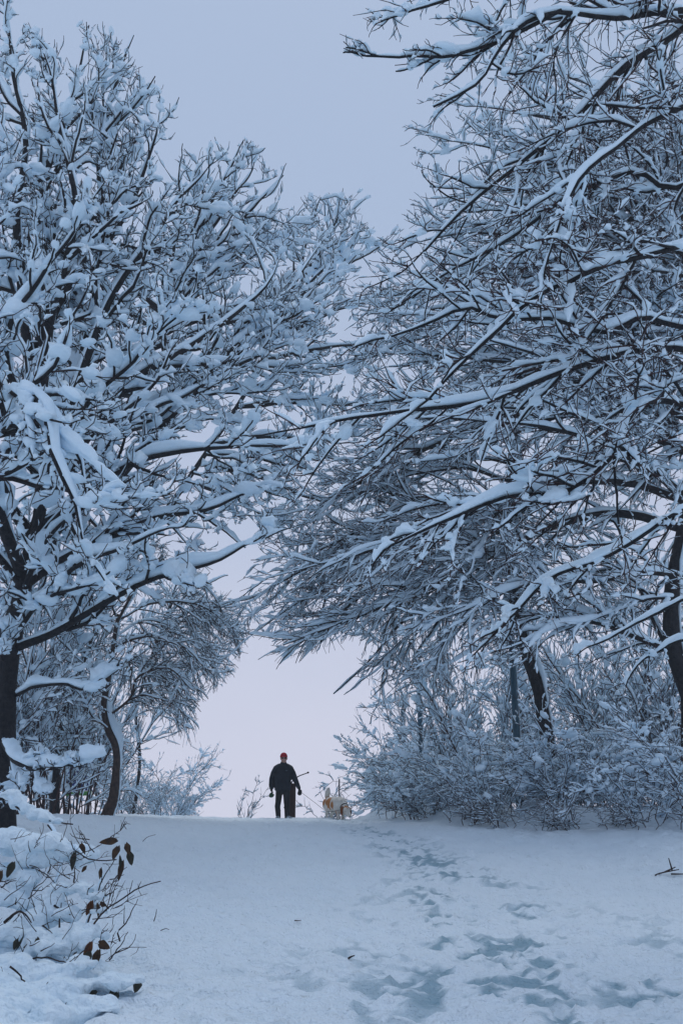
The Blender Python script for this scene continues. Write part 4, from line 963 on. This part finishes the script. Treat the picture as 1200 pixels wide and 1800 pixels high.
# ------------------------------------------------------------------ leafy shrub in the left foreground
rL = np.random.default_rng(77)
sb = np.array([-2.35, 7.6, gz(-2.35, 7.6)])
shrub = empty('leafy_shrub', sb, 'snow-buried shrub with drooping brown dead leaves at the left edge of the path', 'shrub')
M_STEM = noise_mat('shrub_twig_bark', (0.012, 0.011, 0.012), (0.035, 0.020, 0.018), 10, 0.8)
lines = [([(-10, 1385, 8.6), (40, 1425, 8.4), (85, 1442, 8.3), (128, 1449, 8.2)], .012), ([(85, 1450, 8.2), (105, 1478, 8.1), (116, 1489, 8.1)], .009), ([(60, 1640, 7.8), (95, 1560, 7.9), (122, 1493, 8.0), (150, 1508, 7.9), (178, 1513, 7.8), (205, 1511, 7.7)], .009),
         ([(150, 1640, 7.6), (178, 1553, 7.6), (190, 1530, 7.6), (203, 1510, 7.6)], .007), ([(130, 1680, 7.3), (178, 1607, 7.4), (215, 1580, 7.3), (245, 1560, 7.3), (282, 1549, 7.2)], .008), ([(228, 1572, 7.3), (233, 1548, 7.3)], .004), ([(243, 1561, 7.3), (248, 1549, 7.3)], .004),
         ([(192, 1688, 7.2), (212, 1662, 7.2), (225, 1638, 7.2)], .005), ([(211, 1655, 7.3), (208, 1636, 7.3), (222, 1622, 7.3), (242, 1580, 7.3)], .006), ([(218, 1624, 7.3), (219, 1592, 7.3)], .004), ([(42, 1690, 7.1), (75, 1683, 7.1), (110, 1690, 7.1), (125, 1699, 7.1)], .007),
         ([(15, 1713, 6.9), (30, 1740, 6.8), (48, 1772, 6.7)], .008), ([(18, 1699, 6.9), (38, 1717, 6.9), (52, 1747, 6.8)], .007), ([(64, 1750, 6.7), (85, 1727, 6.7)], .005), ([(6, 1770, 6.6), (28, 1792, 6.5)], .005), ([(96, 1592, 7.6), (125, 1608, 7.5)], .009), ([(8, 1622, 7.4), (35, 1602, 7.4), (57, 1622, 7.4)], .011),
         ([(30, 1512, 8.0), (85, 1540, 7.9), (110, 1572, 7.8)], .006), ([(130, 1552, 7.8), (132, 1522, 7.8)], .007), ([(86, 1534, 8), (95, 1500, 8)], .006), ([(105, 1630, 7.5), (108, 1587, 7.6)], .007), ([(75, 1627, 7.4), (93, 1641, 7.4)], .006), ([(74, 1628, 7.4), (92, 1620, 7.4)], .004),
         ([(178, 1640, 7.3), (190, 1633, 7.3)], .004), ([(140, 1697, 7.1), (169, 1700, 7.1)], .004), ([(72, 1672, 7.2), (97, 1658, 7.2)], .004), ([(185, 1575, 7.5), (208, 1561, 7.5)], .005), ([(145, 1755, 6.8), (150, 1740, 6.8)], .005), ([(110, 1780, 6.6), (117, 1762, 6.6)], .005), ([(35, 1770, 6.6), (42, 1800, 6.5)], .006), ([(70, 1790, 6.5), (74, 1812, 6.4)], .006),
         ([(2, 1560, 7.7), (18, 1550, 7.7), (30, 1548, 7.7)], .006), ([(50, 1580, 7.7), (62, 1570, 7.7), (70, 1560, 7.7)], .005), ([(28, 1590, 7.6), (29, 1578, 7.6)], .006), ([(170, 1680, 7.2), (190, 1675, 7.2)], .003)]
for pts, r0 in lines:
    P = catmull(wl_(pts), 12 if len(pts) > 2 else 5); w = rL.normal(0, 0.0022, P.shape); w[0] = 0; P = (P + w)[None]
    t = np.linspace(0, 1, P.shape[1])
    so_ = mesh_np('stem', *tubes(P, (r0 * (1 - 0.6 * t))[None], 6), M_STEM, shrub, sb)
    if r0 > 0.0055 and len(pts) > 2 and pts[-1][1] < 1520: mesh_np('snow', *snowtubes(*part_of(P, (r0 * (1 - 0.6 * t))[None], rL, (0, .1), (.55, .8)), np.array([0.035]), 7, rL), M_SNOW, so_, sb)
# fine random twigs with berry stalks
G = Geo()
for i in range(170):
    q = W(rL.uniform(-20, 205), rL.uniform(1475, 1790), rL.uniform(6.9, 8.0))
    if q[2] < gz(q[0], q[1]) - 0.02: continue
    d = nrm(np.array([rL.normal(0.3, .6), rL.normal(-.2, .5), rL.uniform(-0.1, 1.0)])); L = rL.uniform(0.08, 0.26)
    P = [q]
    for k in range(5): P.append(P[-1] + d * L / 5); d = nrm(d + rL.normal(0, .22, 3) + np.array([0, 0, 0.06]))
    P = np.array(P); r_ = rL.uniform(.0022, .004); G.add(*tubes(P[None], np.linspace(r_, r_ * .5, 6)[None], 4))
    for k in range(rL.integers(0, 4)):
        a = P[rL.integers(1, 5)]; d2 = nrm(d + rL.normal(0, .7, 3)); l2 = L * rL.uniform(.15, .45)
        Q_ = np.array([a, a + d2 * l2 * .5, a + (d2 + rL.normal(0, .2, 3)) * l2]); G.add(*tubes(Q_[None], np.linspace(r_ * .7, r_ * .35, 3)[None], 4))
tw = G.build('twigs', M_STEM, shrub, sb); tw['kind'] = 'stuff'
# snow pads: one continuous lumpy cover
pads = [(55, 1492, 8.0, .26, .17), (15, 1475, 8.2, .25, .16), (95, 1508, 8.0, .15, .10), (150, 1640, 7.4, .155, .135), (135, 1655, 7.4, .12, .10), (110, 1560, 7.8, .12, .075), (145, 1562, 7.7, .13, .07), (170, 1575, 7.6, .10, .055), (85, 1590, 7.7, .15, .10),
        (120, 1605, 7.6, .12, .08), (60, 1615, 7.6, .14, .10), (25, 1580, 7.8, .17, .12), (20, 1640, 7.5, .18, .12), (70, 1660, 7.4, .14, .11), (110, 1665, 7.35, .13, .10), (35, 1700, 7.1, .17, .12), (85, 1705, 7.1, .15, .09), (140, 1700, 7.1, .14, .08),
        (25, 1760, 6.8, .20, .13), (85, 1760, 6.8, .18, .10), (140, 1735, 6.9, .16, .08), (195, 1725, 6.95, .16, .075), (230, 1722, 6.95, .10, .05), (50, 1545, 7.9, .14, .10), (150, 1780, 6.6, .2, .07), (5, 1530, 8.0, .16, .12), (15, 1395, 8.5, .10, .07), (32, 1407, 8.45, .10, .085), (50, 1420, 8.4, .10, .08), (68, 1430, 8.35, .09, .06), (86, 1438, 8.3, .08, .045), (104, 1444, 8.25, .06, .03), (165, 1600, 7.5, .07, .05), (0, 1810, 6.5, .25, .15), (80, 1810, 6.4, .2, .1)]
ch = []
for (px, py, Y, w, h) in pads:
    q = W(px, py, Y) - sb
    for k in range(7): 
        ch.append([(q[0] + rL.normal(0, w * .45), q[1] + rL.normal(0, w * .45), q[2] + rL.normal(0, h * .25), w * rL.uniform(0.26, 0.52), 1, 1, h / w * rL.uniform(.8, 1.3))])
    ch.append([(q[0], q[1], q[2], w * 0.60, 1, 1, h / w)])
for i in range(110):      # low filling mounds between ground and pads
    x, y = rL.uniform(-3.6, -1.65), rL.uniform(6.0, 8.6)
    if x > -2.0 and y > 7.4: continue
    hgt = 0.03 + 0.30 * np.clip((-x - 1.75) / 0.9, 0, 1) * np.clip((8.9 - y) / 1.2, 0.2, 1) * rL.uniform(0.3, 0.9)
    z0 = gz(x, y); r_ = rL.uniform(0.10, 0.19)
    ch.append([(x - sb[0], y - sb[1], z0 - sb[2] + hgt * 0.5, r_, 1, 1, max(0.6, hgt * 0.6 / r_))])
sp = swept(ch, 0.019, 'snow', M_PADSNOW, shrub, 5)
nv = len(sp.data.vertices); co = np.empty(nv * 3, np.float32); sp.data.vertices.foreach_get('co', co); co = co.reshape(-1, 3); nr = np.empty(nv * 3, np.float32); sp.data.vertices.foreach_get('normal', nr); nr = nr.reshape(-1, 3)
f = np.array([mnoise.noise(Vector(v * 7.0)) * 0.045 + mnoise.noise(Vector(v * 15.0)) * 0.020 + mnoise.noise(Vector(v * 32.0)) * 0.008 for v in co])
sp.data.vertices.foreach_set('co', (co + nr * f[:, None]).ravel())
M_LEAF = [noise_mat('dead_leaf_brown', (0.026, 0.015, 0.009), (0.065, 0.034, 0.014), 30, 0.7), noise_mat('dead_leaf_dark', (0.010, 0.016, 0.012), (0.030, 0.028, 0.018), 30, 0.6), noise_mat('dead_leaf_rust', (0.055, 0.020, 0.009), (0.115, 0.042, 0.014), 30, 0.7)]
def leaf_mesh(name, L, Wd, curl, mat, c, rot):
    nu, nv_ = 7, 5; V = []
    for i in range(nu):
        u = i / (nu - 1); w = Wd * math.sin(math.pi * (0.06 + 0.94 * u) ** 0.8) ** 0.9 * 0.5
        for j in range(nv_):
            v = (j / (nv_ - 1)) * 2 - 1; V.append((w * v, -abs(v) * w * 0.55 - curl * u * u * L, -u * L + 0.006 * math.sin(9 * u + 3 * v)))
    Q = np.array([[i * nv_ + j, i * nv_ + j + 1, (i + 1) * nv_ + j + 1, (i + 1) * nv_ + j] for i in range(nu - 1) for j in range(nv_ - 1)])
    M_ = Matrix.Rotation(rot[2], 3, 'Z') @ Matrix.Rotation(rot[1], 3, 'Y') @ Matrix.Rotation(rot[0], 3, 'X')
    V = np.array(V) @ np.array(M_).T + c
    o = mesh_np(name, V, Q, mat, shrub, sb)
    md = o.modifiers.new('thickness', 'SOLIDIFY'); md.thickness = 0.0012
leaves = [(207, 1477, 7.7, .13, .055, 0, 1.45), (209, 1487, 7.7, .11, .06, 0, .1), (210, 1503, 7.65, .10, .05, 1, 0), (226, 1496, 7.7, .10, .06, 1, -.25), (217, 1512, 7.65, .14, .05, 0, .15), (222, 1482, 7.7, .09, .05, 0, -.4),
          (133, 1497, 7.9, .13, .062, 1, .1), (143, 1482, 8.0, .11, .055, 0, -.3), (178, 1525, 7.65, .085, .03, 0, 0), (152, 1522, 7.8, .05, .03, 0, .6), (106, 1486, 8.1, .08, .04, 0, .5), (112, 1488, 8.1, .07, .04, 0, -.2),
          (162, 1583, 7.45, .10, .05, 2, .3), (170, 1588, 7.45, .09, .05, 0, -.3), (157, 1588, 7.45, .08, .04, 2, .7), (176, 1586, 7.45, .06, .035, 0, -1.0), (161, 1655, 7.25, .12, .055, 2, .45), (174, 1657, 7.25, .10, .06, 0, -1.1), (158, 1672, 7.22, .10, .06, 1, .1), (175, 1669, 7.22, .12, .058, 0, .2),
          (42, 1646, 7.3, .11, .055, 1, .05), (66, 1648, 7.3, .10, .05, 1, -.25), (31, 1650, 7.3, .07, .04, 1, .2), (126, 1702, 7.05, .08, .06, 2, 1.0), (118, 1707, 7.05, .10, .07, 1, .3), (127, 1718, 7.0, .09, .07, 1, -.3), (138, 1703, 7.05, .07, .035, 2, -1.2), (85, 1728, 6.75, .06, .03, 0, .1), (91, 1727, 6.75, .05, .025, 0, -.5), (78, 1742, 6.7, .09, .035, 0, -.1),
          (240, 1722, 6.9, .075, .075, 1, .3), (198, 1736, 6.85, .08, .05, 1, -.2), (70, 1709, 7.0, .06, .035, 0, .2), (92, 1700, 7.05, .05, .02, 0, .1), (4, 1530, 7.8, .11, .07, 0, .2), (25, 1515, 7.85, .12, .06, 1, .3), (172, 1742, 6.8, .09, .05, 1, .9), (208, 1744, 6.8, .05, .03, 1, .1)]
for (px, py, Y, L, Wd, mi, tilt) in leaves:
    leaf_mesh('leaf', L, Wd, rL.uniform(-0.1, 0.35), M_LEAF[mi], W(px, py, Y), (rL.normal(0, .25), tilt, rL.normal(0, .7)))

# ------------------------------------------------------------------ small things lying in the snow
def ghit(px, py):
    lo, hi = 5.0, 30.0
    for Y in np.arange(5.5, 29, 0.03):
        q = W(px, py, Y)
        if q[2] <= gz(q[0], q[1]): return np.array([q[0], q[1], gz(q[0], q[1])])
    return q
def litter(name, label, cat, segs, r, mat):
    b0 = ghit(*segs[0][0]); G = Geo()
    sc = b0[1] / FPX * 1.0
    for s in segs:
        P = []
        for (px, py) in s: P.append(b0 + np.array([(px - segs[0][0][0]) * sc, 0.02 * rL.normal(), max((segs[0][0][1] - py) * sc, 0.0) + r * 0.7]))
        P = catmull(P, 6) if len(P) > 2 else np.linspace(P[0], P[1], 4)
        G.add(*tubes(P[None], np.linspace(r, r * 0.55, len(P))[None], 6))
    o = G.build(name, mat, None, b0); o.location = b0; return tag(o, label, cat)
litter('fallen_twig', 'dark forked fallen twig on the snow below the right-hand bushes', 'twig', [[(1150, 1540), (1162, 1536), (1192, 1531)], [(1168, 1535), (1186, 1527)], [(1180, 1533), (1175, 1513)], [(1178, 1538), (1200, 1538)]], 0.010, M_STEM)
litter('fallen_twig', 'tiny upright twig poking from smooth snow right of the leafy shrub', 'twig', [[(271, 1622), (273, 1612), (274, 1604)]], 0.005, M_STEM)
litter('fallen_twig', 'small bent twig lying on the snow in mid path', 'twig', [[(518, 1620), (524, 1623), (528, 1626)]], 0.005, M_STEM)
litter('bark_scrap', 'small dark bark scrap on the snow left of the slushy tread', 'bark', [[(612, 1690), (617, 1687), (622, 1686)]], 0.008, M_STEM)
litter('fallen_twig', 'short thin twig on the snow beside the churned dents near the shrub', 'twig', [[(282, 1637), (290, 1634), (297, 1635)]], 0.004, M_STEM)
litter('dry_stalk', 'dry forked stalk sticking out of the snow in front of the crooked trunk', 'stalk', [[(212, 1462), (215, 1450), (219, 1440)], [(213, 1460), (222, 1448)], [(216, 1452), (222, 1460)]], 0.007, M_STEM)
litter('dry_stalk', 'bent dry stalk arching over the snow toward the walker', 'stalk', [[(250, 1480), (258, 1473), (272, 1469)]], 0.005, M_STEM)

# big slabs of snow lodged on the near left bough
rq = np.random.default_rng(5)
bo = next(o for o in bpy.data.objects if o.name.startswith('broad_tree') and 'dark-trunked tree with' in o['label'])
lm = [o for o in bo.children if o.name.startswith('limb')][15]
G = Geo()
for (px, py, Y, s_) in [(88, 725, 10.3, .16), (105, 752, 10.25, .19), (125, 775, 10.2, .20), (150, 795, 10.15, .16), (172, 818, 10.1, .15), (195, 838, 10.1, .12), (60, 690, 10.5, .16), (35, 690, 10.8, .15), (125, 690, 10.3, .14), (95, 790, 10.2, .14)]:
    V, F = blobs(W(px, py, Y)[None], np.array([[0.75, -0.1, -1.2]]), np.array([[s_ * 1.15, s_ * 0.5, s_ * 0.5]]), rq, ICO3, 0.17, 0.8); G.add(V, F)
G.build('snow_slab', M_SNOW, lm, bo.location[:])
# ------------------------------------------------------------------ winter haze in the air
hm = bpy.data.materials.new('haze'); hm.use_nodes = True
hn = hm.node_tree.nodes; hn.clear()
ho = hn.new('ShaderNodeOutputMaterial'); hv = hn.new('ShaderNodeVolumePrincipled')
hv.inputs['Color'].default_value = (0.96, 0.975, 0.99, 1); hv.inputs['Density'].default_value = 0.0012
hm.node_tree.links.new(hv.outputs[0], ho.inputs['Volume'])
G = Geo(); box_bm(G, (0, 35, 7), (230, 230, 46)); hz_ = G.build('haze', hm, smooth=False); hz_['kind'] = 'stuff'; hz_['label'] = 'thin cold winter haze hanging over the path'

for o in bpy.data.objects:
    if o.type == 'MESH' and o.parent and o.name.startswith('snow'): o['kind'] = 'stuff'
